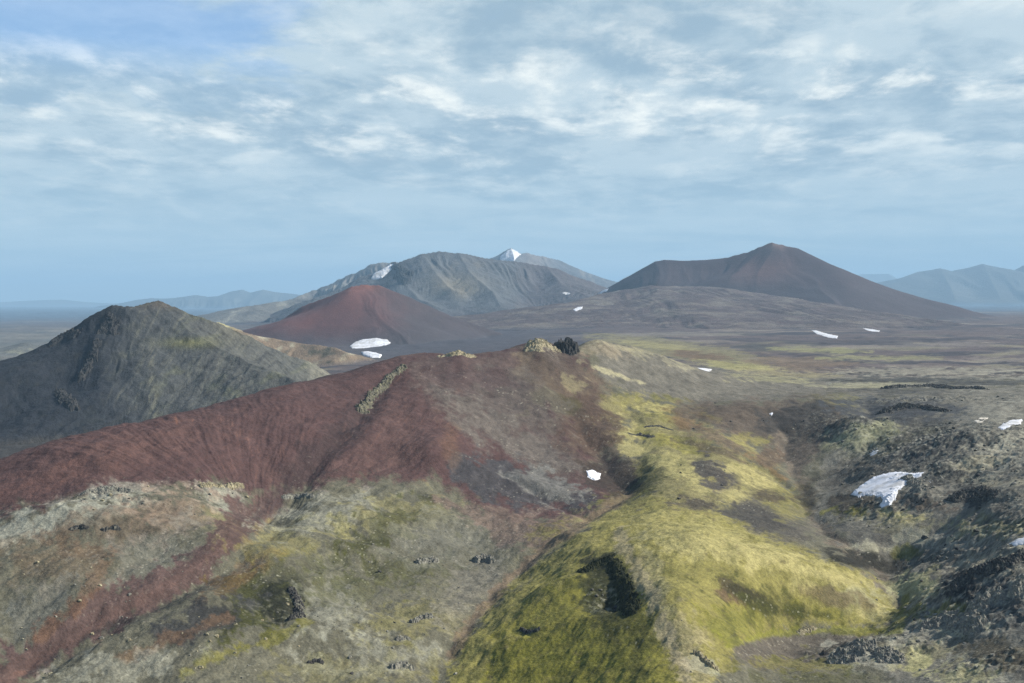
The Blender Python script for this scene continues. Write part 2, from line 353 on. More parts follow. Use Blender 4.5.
# soil and painted shade of the near ground: ('p' polygon | 'e' ellipse | 'l' stroke, geometry, colour, strength, feather, breakup)
SOIL_AND_SHADE = [
    ('p', [(-200, 440), (0, 440), (200, 385), (350, 340), (560, 330), (600, 380), (600, 470), (640, 490), (560, 530), (500, 520), (430, 480), (330, 480), (250, 495), (200, 484), (120, 490), (60, 502), (0, 516), (-200, 560)], RED, 1, 12, 16),
    ('p', [(-200, 520), (0, 520), (110, 494), (160, 500), (120, 520), (40, 535), (0, 545), (-200, 580)], PALE, .75, 10, 14),
    ('e', (110, 496, 46, 8, -8), PALE, .6, 8, 12), ('e', (225, 500, 26, 14, 20), PALE, .6, 8, 14), ('e', (222, 524, 22, 9, 20), YEL, .35, 8, 10), ('e', (270, 510, 12, 10, 0), PALE, .35, 6, 8),
    ('e', (110, 530, 60, 22, -10), BROWN, .6, 14, 26), ('e', (170, 515, 45, 20, 0), C(.16, .115, .08), .6, 14, 24), ('e', (60, 560, 60, 26, 0), RUST, .28, 20, 30),
    ('e', (150, 560, 60, 26, -25), GREY, .5, 16, 26), ('e', (50, 620, 50, 36, -30), GREY, .6, 16, 26),
    ('p', [(235, 500), (285, 497), (250, 540), (200, 585), (130, 625), (60, 655), (10, 690), (-60, 700), (0, 655), (80, 600), (150, 575), (200, 548)], RED, .85, 8, 16),
    ('l', [(225, 545), (160, 590), (100, 625), (30, 665)], 4, RED2, .5, 4, 6), ('l', [(110, 560), (70, 610), (30, 640)], 7, RUST, .5, 6, 10), ('l', [(20, 680), (90, 635), (160, 610), (230, 575)], 2, DARK, .5, 3, 6),
    ('e', (258, 597, 56, 28, -32), MOSSG_SHADE, .9, 12, 26), ('e', (282, 600, 26, 22, -40), C(.022, .024, .012), .9, 8, 18), ('e', (240, 575, 40, 10, -35), RUST, .5, 8, 14), ('e', (335, 560, 40, 12, -10), MOSSG_SHADE, .6, 8, 20), ('e', (200, 620, 50, 16, -20), C(.040, .040, .038), .9, 8, 16),
    ('l', [(180, 672), (230, 650), (270, 640), (310, 620)], 5, MOSS, .6, 5, 9), ('l', [(120, 660), (170, 640), (230, 615)], 4, RUST, .5, 5, 9),
    ('e', (125, 668, 60, 14, -8), PALE, .4, 10, 18), ('e', (290, 540, 48, 14, -12), MOSSY, .45, 12, 24), ('e', (330, 515, 55, 14, -10), PALE, .45, 12, 22),
    ('e', (330, 600, 28, 34, 0), PALE, .35, 14, 26), ('e', (345, 560, 70, 20, -8), OLIVE, .5, 16, 26), ('e', (400, 515, 48, 16, -5), MOSSY, .38, 12, 26), ('e', (385, 525, 34, 14, -25), MOSSG_SHADE, .6, 8, 26),
    ('e', (395, 570, 60, 12, -5), MOSSG_SHADE, .6, 10, 26), ('e', (360, 590, 50, 10, -10), C(.075, .075, .035), .6, 8, 20), ('e', (440, 540, 50, 24, 0), GREY, .5, 16, 26),
    ('e', (425, 620, 52, 16, -5), MOSSY, .42, 12, 26), ('e', (380, 655, 60, 16, -5), PALE, .35, 12, 26), ('e', (470, 590, 40, 20, -50), C(.13, .12, .095), .6, 12, 20), ('e', (500, 655, 24, 12, -20), C(.14, .13, .11), .8, 6, 10),
    ('e', (355, 670, 60, 14, -5), MOSSY, .3, 12, 26),
    # red face: ash tongues, shading painted beside the dyke, pink light scree
    ('p', [(400, 360), (470, 352), (545, 340), (560, 400), (570, 440), (600, 470), (560, 490), (500, 450), (440, 410)], C(.085, .062, .052), .85, 16, 22),
    ('p', [(420, 380), (480, 400), (545, 440), (590, 470), (560, 480), (500, 452), (450, 420)], C(.105, .095, .078), .65, 14, 20),
    ('p', [(462, 455), (510, 462), (560, 480), (606, 502), (600, 510), (560, 508), (500, 505), (465, 490), (448, 465)], ASH, .9, 8, 14),
    ('e', (545, 486, 34, 14, 14), C(.115, .112, .098), .8, 8, 14), ('e', (450, 440, 10, 18, -10), RUST, .35, 8, 10),
    ('p', [(500, 512), (560, 516), (610, 512), (560, 530), (540, 550), (500, 540), (440, 500)], C(.115, .085, .066), .85, 8, 14),
    ('p', [(520, 352), (545, 338), (570, 355), (610, 385), (620, 420), (620, 460), (590, 465), (565, 430), (530, 400)], C(.105, .080, .052), .85, 14, 20),
    ('e', (582, 428, 30, 26, 30), C(.072, .047, .034), .75, 12, 20), ('e', (560, 405, 24, 10, 10), MOSSG_SHADE, .5, 8, 18), ('e', (615, 470, 22, 14, 0), C(.058, .045, .034), .8, 8, 14), ('e', (556, 352, 24, 14, 30), C(.060, .052, .046), .6, 8, 14),
    ('e', (405, 420, 30, 45, 20), RED2, .30, 18, 18), ('e', (330, 470, 70, 14, -10), RED2, .35, 14, 18), ('p', [(396, 372), (345, 412), (300, 450), (256, 520), (275, 512), (318, 475), (352, 445), (385, 405)], RED_SHADE, .85, 10, 10), ('e', (130, 450, 90, 16, -16), C(.10, .056, .045), .5, 14, 18), ('e', (30, 485, 60, 10, -18), C(.105, .056, .045), .5, 10, 14),  # dark polygon is shading beside the dyke, put into the scree colour
    ('l', [(396, 352), (400, 380), (420, 410), (440, 430)], 9, RED, .55, 8, 10), ('e', (385, 352, 40, 8, -5), RED2, .4, 6, 8),
    # crater rim to the right, grey shoulder, shadow painted below the lip
    ('p', [(590, 335), (640, 340), (760, 368), (860, 380), (900, 398), (830, 396), (760, 402), (690, 404), (640, 396), (600, 375)], C(.108, .100, .078), 1, 7, 10),
    ('e', (602, 350, 26, 7, 8), TAN, .5, 6, 8), ('e', (640, 352, 50, 4, 14), C(.20, .185, .11), .5, 4, 6),
    ('p', [(690, 402), (760, 402), (830, 396), (850, 410), (830, 440), (800, 470), (780, 445), (745, 440), (700, 425)], C(.095, .076, .056), 1, 8, 10),
    ('e', (800, 425, 46, 22, -15), C(.052, .046, .036), .75, 12, 18), ('e', (840, 402, 20, 6, 0), MOSS, .45, 6, 10),
    # moss ridge
    ('p', [(600, 395), (640, 400), (700, 425), (745, 445), (780, 470), (800, 500), (770, 510), (710, 515), (660, 505), (625, 485), (635, 450), (615, 420)], C(.152, .136, .058), .95, 12, 22),
    ('e', (660, 410, 36, 10, 10), MOSS, .5, 10, 16), ('e', (650, 440, 30, 12, 20), YEL, .6, 10, 18), ('e', (700, 470, 40, 12, 25), YEL, .55, 10, 18), ('e', (725, 495, 34, 9, 30), YEL, .6, 8, 16), ('e', (720, 438, 34, 8, 20), C(.115, .085, .055), .8, 8, 14), ('e', (650, 470, 20, 16, 0), MOSSG_SHADE, .45, 10, 18), ('e', (712, 480, 20, 9, 30), C(.085, .070, .060), .8, 6, 12), ('e', (620, 500, 26, 8, -20), MOSS, .6, 6, 10),
    ('p', [(645, 495), (700, 505), (760, 518), (800, 545), (850, 565), (890, 590), (900, 620), (870, 628), (800, 625), (740, 650), (700, 700), (440, 700), (450, 660), (480, 615), (520, 580), (580, 530), (610, 510)], C(.162, .146, .044), 1, 8, 12),
    ('p', [(590, 560), (640, 570), (680, 640), (700, 700), (470, 700), (500, 640), (540, 590)], MOSS, .8, 18, 26),
    ('e', (700, 535, 70, 22, 12), YEL, .55, 18, 26), ('e', (800, 570, 55, 13, 16), YEL, .65, 10, 18), ('e', (860, 600, 28, 15, 10), C(.20, .19, .10), .8, 10, 14), ('e', (570, 540, 40, 14, -35), C(.18, .16, .06), .5, 12, 20),
    ('e', (600, 640, 50, 40, 0), MOSSG_SHADE, .25, 22, 30), ('e', (560, 600, 40, 16, -25), MOSSG_SHADE, .2, 12, 22), ('e', (760, 600, 46, 14, 22), MOSSG_SHADE, .65, 12, 20), ('e', (735, 620, 40, 18, 0), MOSS, .6, 12, 20), ('e', (735, 592, 20, 6, 25), BROWN, .6, 6, 10), ('e', (830, 612, 40, 10, 0), MOSS, .55, 8, 16),  # hump's lower front: green moss with its shade painted in
    ('e', (520, 665, 30, 24, -30), MOSS, .5, 12, 20), ('e', (560, 670, 50, 18, 0), MOSS, .6, 16, 24), ('e', (530, 630, 12, 5, 0), C(.03, .04, .01), .8, 4, 8), ('e', (655, 590, 12, 55, -15), C(.20, .18, .10), .5, 8, 12), ('e', (690, 650, 20, 40, -20), C(.21, .18, .105), .55, 10, 18), ('e', (700, 665, 14, 8, 20), PALE, .5, 5, 10),
    ('e', (606, 600, 18, 32, -15), C(.040, .044, .012), .7, 12, 20), ('e', (606, 565, 20, 8, 10), C(.035, .034, .018), .85, 5, 10),  # hollow's shade painted together with its dark green
    ('l', [(632, 492), (590, 518), (545, 548), (508, 580), (478, 615), (450, 655)], 5, C(.13, .095, .062), .8, 4, 6), ('l', [(638, 502), (600, 522), (560, 550), (520, 580), (490, 620)], 3, MOSSY, .6, 4, 6), ('e', (545, 530, 16, 7, -20), MOSS, .4, 6, 10),
    # stream valley and gravel bowl
    ('l', [(780, 440), (786, 456), (800, 480), (806, 505), (835, 538), (868, 560), (893, 585), (900, 603)], 7, C(.105, .085, .062), .85, 5, 9), ('e', (770, 520, 44, 15, 25), C(.080, .072, .058), .85, 10, 16), ('e', (790, 500, 30, 15, 0), MOSS, .35, 8, 16), ('e', (820, 500, 14, 16, 0), C(.06, .05, .035), .6, 8, 12), ('l', [(745, 455), (770, 468), (786, 480)], 3, RUST, .6, 4, 6),
    ('p', [(735, 640), (800, 634), (860, 630), (880, 636), (850, 650), (815, 672), (760, 672), (735, 660)], C(.092, .080, .062), .95, 6, 10),
    # lava hillside, lit mound tops and shaded faces put into the colour
    ('p', [(860, 395), (960, 385), (1224, 380), (1224, 700), (880, 700), (900, 630), (905, 600), (870, 555), (820, 520), (815, 490), (830, 450), (850, 420)], C(.118, .112, .088), 1, 10, 16),
    ('e', (870, 440, 38, 16, 0), C(.15, .15, .09), .7, 10, 16), ('e', (905, 420, 60, 14, 0), DARK, .65, 12, 24), ('e', (980, 450, 60, 16, 0), LICH, .5, 14, 30), ('e', (1000, 415, 50, 10, 0), LICH, .4, 10, 20), ('e', (965, 480, 44, 14, 20), DARK, .7, 10, 26), ('e', (900, 520, 50, 9, 6), YEL, .35, 8, 18), ('e', (940, 540, 50, 9, -4), LICH, .55, 8, 18), ('e', (870, 535, 34, 8, 12), DARK, .55, 8, 14), ('e', (900, 558, 34, 8, -4), C(.03, .028, .02), .6, 8, 14), ('e', (1000, 525, 34, 9, 0), MOSS, .35, 8, 16), ('e', (860, 470, 36, 12, -20), C(.05, .042, .032), .6, 10, 16), ('e', (1010, 490, 40, 12, 0), C(.16, .15, .11), .45, 10, 20),
    ('e', (915, 590, 30, 16, -20), C(.17, .16, .085), .7, 10, 16), ('e', (985, 590, 40, 18, 25), DARK, .75, 10, 24), ('e', (940, 630, 50, 12, -8), LICH, .7, 10, 20), ('e', (865, 655, 34, 14, 0), LICH, .8, 8, 16), ('e', (925, 655, 40, 12, 0), YEL, .35, 8, 16), ('e', (1000, 660, 34, 14, 10), LICH, .6, 8, 22), ('e', (800, 665, 50, 8, 0), MOSS, .5, 6, 12), ('e', (820, 680, 50, 8, 0), MOSSG_SHADE, .5, 8, 12),
    ('e', (652, 408, 22, 5, 5), YEL, .8, 4, 8), ('e', (679, 444, 36, 8, 15), MOSS, .6, 6, 10), ('e', (635, 449, 20, 9, 10), YEL, .75, 5, 8), ('e', (677, 466, 26, 10, 10), YEL, .85, 5, 10), ('e', (698, 481, 14, 6, 10), YEL, .8, 4, 6),
    ('e', (751, 439, 18, 5, 10), MOSSY, .7, 4, 6), ('e', (685, 417, 18, 7, 15), RUST, .6, 6, 8), ('e', (740, 413, 56, 9, 3), C(.080, .062, .044), .85, 5, 8), ('e', (800, 415, 44, 12, -8), C(.040, .037, .032), .85, 6, 10), ('e', (712, 449, 32, 4, 15), C(.075, .058, .036), .8, 4, 6), ('e', (771, 457, 14, 10, 0), C(.095, .068, .044), .85, 5, 6),  # wide dark ellipses paint the shadowed brown hollow below the lip
    ('e', (716, 473, 24, 12, 25), C(.058, .052, .044), .95, 5, 9), ('e', (698, 504, 24, 6, 0), C(.060, .050, .038), .9, 5, 8), ('e', (766, 494, 24, 5, 10), C(.058, .046, .030), .85, 4, 7), ('e', (635, 486, 18, 8, 10), MOSSG_SHADE, .9, 5, 8), ('e', (612, 475, 27, 17, 20), C(.046, .034, .026), .9, 7, 12), ('e', (740, 470, 18, 5, 15), YEL, .85, 3, 6), ('e', (757, 480, 18, 7, 15), YEL, .8, 4, 7), ('e', (733, 495, 13, 6, 0), YEL, .8, 4, 6),
    ('e', (756, 517, 32, 11, 15), C(.056, .052, .044), .9, 5, 8), ('e', (790, 512, 16, 10, 0), MOSSY, .45, 4, 12), ('e', (805, 497, 10, 14, 0), C(.045, .038, .026), .7, 5, 8),
    ('e', (704, 548, 50, 12, 5), YEL, .8, 8, 14), ('e', (762, 556, 34, 9, 12), YEL, .85, 6, 10), ('e', (823, 574, 44, 5, 14), YEL, .9, 4, 6), ('e', (878, 612, 22, 8, 5), YEL, .8, 5, 7), ('e', (836, 598, 32, 8, 10), C(.115, .088, .044), .75, 6, 8), ('e', (747, 594, 24, 5, 25), C(.040, .036, .016), .9, 4, 7), ('e', (763, 606, 30, 7, 15), MOSSG_SHADE, .8, 5, 9), ('e', (800, 612, 30, 5, 5), MOSSG_SHADE, .7, 4, 8), ('e', (728, 597, 16, 4, 30), C(.12, .08, .045), .8, 3, 4), ('e', (735, 622, 34, 12, 0), C(.135, .13, .03), .8, 8, 12), ('l', [(716, 632), (728, 645), (770, 633), (830, 630), (900, 632)], 3, C(.14, .14, .02), .7, 3, 5),  # dark ellipses under the hump top paint its less lit front
    ('l', [(620, 535), (630, 556), (648, 590), (664, 625), (676, 655), (690, 690)], 7, C(.20, .17, .105), .65, 5, 9), ('e', (628, 632, 30, 34, 0), MOSSG_SHADE, .5, 16, 16), ('e', (585, 655, 60, 20, 0), C(.12, .115, .018), .7, 10, 14), ('e', (545, 615, 26, 8, -20), C(.15, .14, .03), .7, 6, 10), ('e', (604, 588, 24, 30, -15), C(.034, .036, .012), .85, 8, 14),  # dark green ellipses in and beside the hollow are painted shading
    ('e', (868, 433, 34, 11, -3), C(.17, .17, .095), .85, 6, 9), ('e', (897, 409, 58, 11, 2), C(.045, .048, .050), .85, 6, 12), ('e', (908, 438, 34, 6, -14), C(.028, .030, .020), .85, 4, 8), ('e', (940, 448, 50, 12, -12), C(.045, .045, .042), .85, 6, 12), ('e', (971, 462, 24, 8, -4), C(.21, .19, .125), .85, 4, 9), ('e', (1002, 446, 26, 7, -6), C(.20, .19, .14), .75, 4, 9), ('e', (996, 481, 34, 5, 0), C(.20, .18, .12), .75, 4, 8), ('e', (971, 497, 15, 10, 0), C(.022, .022, .022), .9, 4, 8), ('e', (919, 503, 26, 7, 0), C(.10, .078, .055), .8, 5, 9), ('e', (901, 516, 20, 3.5, 5), YEL, .8, 3, 6), ('e', (848, 504, 24, 9, 0), C(.042, .034, .022), .85, 5, 9), ('e', (846, 512, 16, 4, 0), MOSS, .7, 3, 6),  # pale ellipses paint lit mound tops, dark ones their shaded faces
    ('e', (878, 548, 26, 3.5, 3), C(.20, .19, .13), .85, 3, 5), ('e', (918, 539, 22, 4, 0), C(.20, .19, .13), .8, 3, 6), ('e', (856, 560, 34, 7, 10), C(.026, .025, .018), .95, 4, 6), ('e', (886, 567, 24, 6, 10), C(.030, .028, .020), .9, 4, 6), ('e', (905, 553, 14, 5, 0), MOSS, .6, 4, 6), ('e', (914, 585, 21, 13, 0), C(.20, .195, .10), .9, 5, 8), ('e', (960, 585, 16, 18, -10), C(.020, .021, .022), .95, 5, 10), ('e', (999, 561, 34, 9, -8), C(.19, .175, .12), .8, 5, 9), ('e', (1004, 605, 34, 20, 30), C(.075, .075, .066), .8, 6, 14), ('e', (1000, 655, 40, 14, 20), C(.055, .045, .025), .8, 6, 12), ('e', (940, 612, 40, 7, 0), MOSS, .7, 5, 8), ('e', (954, 628, 26, 7, 0), C(.22, .21, .14), .85, 4, 8), ('e', (918, 662, 14, 12, 0), C(.24, .225, .105), .85, 5, 8), ('e', (965, 673, 26, 8, 0), C(.21, .20, .10), .75, 5, 9), ('l', [(905, 600), (900, 625), (860, 632)], 4, MOSS, .7, 3, 5),  # black ellipses: dark lava plus painted shade of cliffs facing off the sun
    ('l', [(577, 361), (592, 366), (610, 372), (628, 379), (645, 384)], 1.6, C(.24, .22, .13), .8, 1.5, 3), ('e', (560, 372, 30, 16, 15), C(.070, .052, .040), .7, 6, 12), ('e', (572, 384, 18, 6, 10), C(.22, .20, .10), .35, 4, 9), ('e', (596, 425, 28, 24, 20), C(.075, .050, .034), .8, 7, 12), ('e', (520, 400, 50, 24, 25), C(.080, .070, .058), .6, 10, 16), ('e', (470, 375, 40, 14, 5), C(.070, .045, .042), .6, 8, 12),
    # plain behind the rim
    ('p', [(590, 330), (650, 338), (760, 345), (800, 365), (760, 372), (700, 360), (640, 346)], C(.165, .150, .082), .85, 5, 8),
    ('e', (700, 352, 34, 5, 8), C(.11, .075, .045), .7, 4, 6), ('e', (735, 346, 40, 4, 2), C(.19, .18, .075), .7, 4, 6), ('e', (800, 366, 60, 7, 0), C(.13, .10, .065), .7, 5, 8), ('e', (770, 378, 36, 4, 4), C(.18, .17, .085), .6, 4, 6), ('e', (850, 352, 80, 3, 0), C(.18, .17, .09), .5, 3, 6), ('e', (930, 380, 90, 5, 0), LICH, .45, 5, 8), ('e', (900, 390, 60, 4, 0), DARK, .5, 4, 8), ('e', (1000, 368, 60, 4, 0), LICH, .4, 4, 6),
    ('e', (760, 340, 60, 4, 0), ASH, .6, 4, 6),
]


FARSOIL_AND_SHADE = [
    ('e', (680, 350, 90, 9, 8), C(.150, .135, .070), .85, 3, 5), ('e', (660, 346, 36, 3, 8), C(.20, .18, .08), .8, 2, 3), ('e', (700, 356, 30, 4, 6), C(.105, .070, .042), .85, 2, 4), ('e', (762, 348, 26, 3.5, 3), C(.045, .044, .040), .85, 2, 3),  # last, dark grey ellipse is a shadow painted on the plain
    ('e', (740, 366, 42, 4, 5), C(.205, .190, .080), .85, 2, 4), ('e', (820, 350, 50, 2.5, 2), C(.17, .165, .075), .8, 1.5, 3), ('e', (800, 362, 54, 5, 2), C(.115, .085, .055), .8, 2, 4), ('e', (880, 358, 60, 2.2, 0), C(.17, .165, .08), .75, 1.5, 3), ('e', (790, 374, 50, 3, 3), C(.17, .15, .085), .75, 2, 3),
    ('e', (930, 371, 90, 4, 0), C(.165, .155, .115), .75, 2, 5), ('e', (905, 380, 70, 2.6, 0), C(.040, .040, .036), .85, 1.5, 4), ('e', (985, 383, 50, 2.6, 0), C(.040, .040, .036), .8, 1.5, 4), ('e', (870, 386, 60, 3, 0), C(.19, .18, .11), .75, 2, 4), ('e', (970, 390, 60, 3, 0), C(.18, .17, .12), .7, 2, 4), ('e', (1000, 360, 50, 2, 0), C(.15, .13, .11), .6, 1.5, 3), ('e', (940, 345, 60, 2, 0), C(.13, .115, .10), .6, 1.5, 3), ('e', (680, 334, 60, 2, 0), C(.13, .12, .10), .6, 1.5, 3), ('e', (850, 342, 60, 2.5, 0), C(.045, .040, .042), .7, 1.5, 3),
]


def paint(col, px, py, wx, wy, ops, scale=9.0):
    for k, op in enumerate(ops):
        kind, geo = op[0], op[1]
        if kind == 'l': wid, colr, st, fe, br = op[2:]; xs = [p[0] for p in geo]; ys = [p[1] for p in geo]; pad = wid + fe + br
        else:
            colr, st, fe, br = op[2:]; pad = fe + br
            if kind == 'p': xs = [p[0] for p in geo]; ys = [p[1] for p in geo]
            else:
                m = max(geo[2], geo[3]); xs = [geo[0] - m, geo[0] + m]; ys = [geo[1] - m, geo[1] + m]
        q = np.nonzero((px > min(xs) - pad) & (px < max(xs) + pad) & (py > min(ys) - pad) & (py < max(ys) + pad))[0]
        if len(q) == 0: continue
        X, Y = px[q], py[q]
        nz = wx[q] if k % 2 else wy[q]
        if kind == 'p': sd = poly_sd(X, Y, geo)
        elif kind == 'e':
            a = math.radians(geo[4]); c, s = math.cos(a), math.sin(a); ex, ey = X - geo[0], Y - geo[1]
            u_, v_ = (ex * c + ey * s) / geo[2], (-ex * s + ey * c) / geo[3]
            sd = (1 - np.sqrt(u_ * u_ + v_ * v_)) * min(geo[2], geo[3])
        else: sd = wid - seg_dist(X, Y, [(a_, b_, 0) for a_, b_ in geo])[0]
        w = sstep(-fe * .6, fe * .6, sd + br * 1.1 * nz) * st
        col[q] += (colr - col[q]) * w[:, None]
    return col


def ground_col(x, y, z):
    px = CX + F * x / y; py = HY - F * z / y
    sc = np.clip(y / 700, .5, 60)
    q = np.where(y > 350, x / sc, x / .5); ly = 700 * np.log(y)
    n1 = fbm(q / 14, ly / 24, 6, 71, .6); n2 = fbm(q / 14 + 40, ly / 24, 6, 77, .6)
    n3 = fbm(q / 5, ly / 8, 5, 83, .65); n4 = fbm(q / 55, ly / 60, 3, 89)
    col = np.empty((len(x), 3)); col[:] = OLIVE
    # far plain: alternating ash, brown heath and pale gravel bands
    kk = np.clip(y / 3500, .5, 6); band = fbm(x / 620 / kk ** .5, ly / 75 , 6, 95, .62); b2 = fbm(x / 340 / kk ** .5 + 3, ly / 60, 6, 99, .65)
    far = sstep(1450, 2000, y)
    pc = C(.078, .062, .058) + (C(.150, .130, .105) - C(.078, .062, .058)) * sstep(-.05, .35, band)[:, None]
    pc = pc + (C(.042, .038, .041) - pc) * sstep(.0, .22, b2)[:, None]; pc = pc + (C(.060, .090, .120) - pc) * sstep(7000, 14000, y)[:, None]  # distant plain turns blue: air haze put into the ground colour
    pc = pc + (C(.17, .16, .10) - pc) * (.6 * sstep(.15, .4, n4) * (1 - sstep(2500, 5000, y)))[:, None]
    lf = (1 - sstep(150, 330, px)) * sstep(1800, 3000, y)
    pc = pc + (C(.12, .13, .11) - pc) * (.5 * lf * (1 - sstep(5000, 11000, y)))[:, None]
    ashp = np.exp(-((px - 450) / 130) ** 2) * sstep(2500, 3300, y) * (1 - sstep(7000, 9000, y))
    pc = pc + (C(.052, .050, .056) - pc) * np.clip(1.3 * ashp, 0, 1)[:, None]
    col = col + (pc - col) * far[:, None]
    nearm = y < 2100
    idx = np.nonzero(nearm)[0]
    sub = col[idx]; py_ = py[idx] + 3 * n2[idx]; px_ = px[idx] + 5 * n1[idx]
    # ground behind the ridge keeps the far colours
    sub = paint(sub, px_, py_, n1[idx] * 1.5 + n3[idx] * .7, n2[idx] * 1.5 + n3[idx] * .7, SOIL_AND_SHADE)
    back = sstep(0, .06, np.log(y[idx]) - np.interp(px[idx], TX, TL[7])) * (px[idx] < 590)
    sub = sub + (C(.048, .045, .04) - sub) * back[:, None]
    col[idx] = sub
    i2 = np.nonzero((y > 1450) & (y < 4600) & (px > 560))[0]
    col[i2] = paint(col[i2], px[i2] + 5 * n1[i2], py[i2] + 1.2 * n2[i2], n1[i2] + n3[i2] * .6, n2[i2] + n3[i2] * .6, FARSOIL_AND_SHADE)
    mo = np.clip(col[:, 1] / (col[:, 2] * 3 + 1e-4) - .4, 0, 1) * nearm * (col[:, 1] > .08)
    f1 = fbm(q / 2.2, ly / 3.4, 4, 171, .7); f2 = fbm(q / 9 + 3, ly / 9, 5, 177, .65)
    col += (C(.085, .066, .036) - col) * (np.clip(mo * 3, 0, 1) * .5 * sstep(.22, .45, f2 + .35 * f1))[:, None]
    col *= (1 + np.clip(mo * 3, 0, 1) * .28 * f1)[:, None]
    # red scree streaks
    ax, ay = x - FAN[0], y - FAN[1]; r = np.hypot(ax, ay) + 1; an = np.arctan2(ax, ay)
    redness = np.clip((col[:, 0] / (col[:, 1] + 1e-4) - 1.25) / .5, 0, 1) * (y < 1200) * (1 - sstep(-.02, .03, np.log(y) - np.interp(px, TX, TL[7])))
    aw = an + .07 * noise(x / 60, y / 60, 5); st = .5 * noise(aw * 26 + 1.2 * n1, r / 140, 3) + .6 * noise(aw * 70, r / 50, 4) + .6 * noise(aw * 150, r / 30, 6)
    col *= (1 + redness * .17 * st)[:, None]
    rib = redness * sstep(.35, .8, noise(aw * 95, r / 35, 12)) * sstep(-.1, .4, noise(x / 60, y / 60, 14)) * .5
    col += (C(.17, .085, .055) - col) * rib[:, None]
    # patches of everything at many sizes
    calm = 1 - .55 * redness - .45 * np.clip(mo * 4, 0, 1)
    col *= (1 + calm * (.42 * n3 + .30 * n1))[:, None]
    mossn = np.clip(col[:, 1] / (col[:, 2] * 3 + 1e-4) - .5, 0, 1)
    col += (MOSSG_SHADE * 1.3 - col) * (nearm * np.clip(mossn * 2.2, 0, 1) * .55 * sstep(.06, .40, n2 + .6 * n3))[:, None]
    rg = rough_at(x, y)
    v = fbm(x / 4.5, y / 4.0, 4, 121, .7)
    dark = rg * sstep(-.05, .35, v)
    col += (C(.028, .027, .024) - col) * (.45 * dark)[:, None]
    lich = rg * sstep(.0, .4, -v + .3 * n1)
    col += (C(.23, .225, .17) - col) * (.55 * lich)[:, None]
    # stony speckle on the olive slopes
    sp = noise(x / .9, y / 1.3, 131) + .5 * noise(x / 2.3, y / 3.1, 133)
    ol = (nearm & (y < 1000)) * (1 - redness) * (1 - np.clip(mo * 4, 0, 1)) * sstep(-.3, .3, n4 + n2)
    col += (C(.32, .31, .24) - col) * (.55 * ol * sstep(.55, .9, sp))[:, None]
    col += (C(.040, .040, .026) - col) * (.55 * ol * sstep(.45, .9, -sp))[:, None]
    L = col @ np.array((.3, .6, .1)); col = col * (np.clip(L, .01, .17) / .105)[:, None] ** (.34 * nearm[:, None])
    return np.clip(col, .006, .8), rg


# ------------------------------------------------------------------ materials
def new_mat(name):
    m = bpy.data.materials.new(name); m.use_nodes = True
    n = NT(m.node_tree); b = m.node_tree.nodes['Principled BSDF']
    b.inputs['Roughness'].default_value = .95; b.inputs['Specular IOR Level'].default_value = .15
    return m, n, b


def land_mat(name, unit, bump=.6, vary=.35):
    vary *= 1.35
    m, n, b = new_mat(name)
    geo = n.node('ShaderNodeNewGeometry'); pos = geo.outputs['Position']
    at = n.node('ShaderNodeAttribute', attribute_name='albedo')
    a1 = n.noise(pos, 1 / unit, 5, .65); a2 = n.noise(pos, .23 / unit, 4, .6)
    f = n.math('ADD', n.math('MULTIPLY', a1, .6), n.math('MULTIPLY', a2, .4))
    g = n.rng(f, .3, .7, 1 - vary, 1 + vary, False)
    c = n.mix(1.0, at.outputs['Color'], n.comb(g, g, g), 'MULTIPLY')
    n.l.new(c, b.inputs['Base Color'])
    bp = n.node('ShaderNodeBump'); bp.inputs['Strength'].default_value = bump; bp.inputs['Distance'].default_value = unit * .9
    n.l.new(n.noise(pos, .8 / unit, 6, .7), bp.inputs['Height']); n.l.new(bp.outputs[0], b.inputs['Normal'])
    return m


def grid_mesh(name, X, Y, Zz, mat, col=None, keep=None, smooth=True):
    nr, nc = X.shape
    co = np.stack([X.ravel(), Y.ravel(), Zz.ravel()], 1).astype(np.float32)
    ii = np.arange(nr * nc).reshape(nr, nc)
    q = np.stack([ii[:-1, :-1], ii[:-1, 1:], ii[1:, 1:], ii[1:, :-1]], -1).reshape(-1, 4)
    if keep is not None:
        k = keep.ravel(); q = q[k[q].any(1)]
        used = np.zeros(nr * nc, bool); used[q.ravel()] = True
        mp = np.cumsum(used) - 1; q = mp[q]; co = co[used]
        if col is not None: col = col[used]
    me = bpy.data.meshes.new(name)
    me.vertices.add(len(co)); me.vertices.foreach_set('co', co.ravel())
    me.loops.add(q.size); me.loops.foreach_set('vertex_index', q.ravel().astype(np.int32))
    me.polygons.add(len(q)); me.polygons.foreach_set('loop_start', np.arange(0, q.size, 4, dtype=np.int32))
    me.polygons.foreach_set('loop_total', np.full(len(q), 4, np.int32))
    me.polygons.foreach_set('use_smooth', np.full(len(q), smooth))
    me.update(calc_edges=True)
    if col is not None:
        at = me.attributes.new('albedo', 'FLOAT_COLOR', 'POINT')
        at.data.foreach_set('color', np.concatenate([col, np.ones((len(col), 1))], 1).astype(np.float32).ravel())
    me.materials.append(mat)
    o = bpy.data.objects.new(name, me); scn.collection.objects.link(o)
    return o


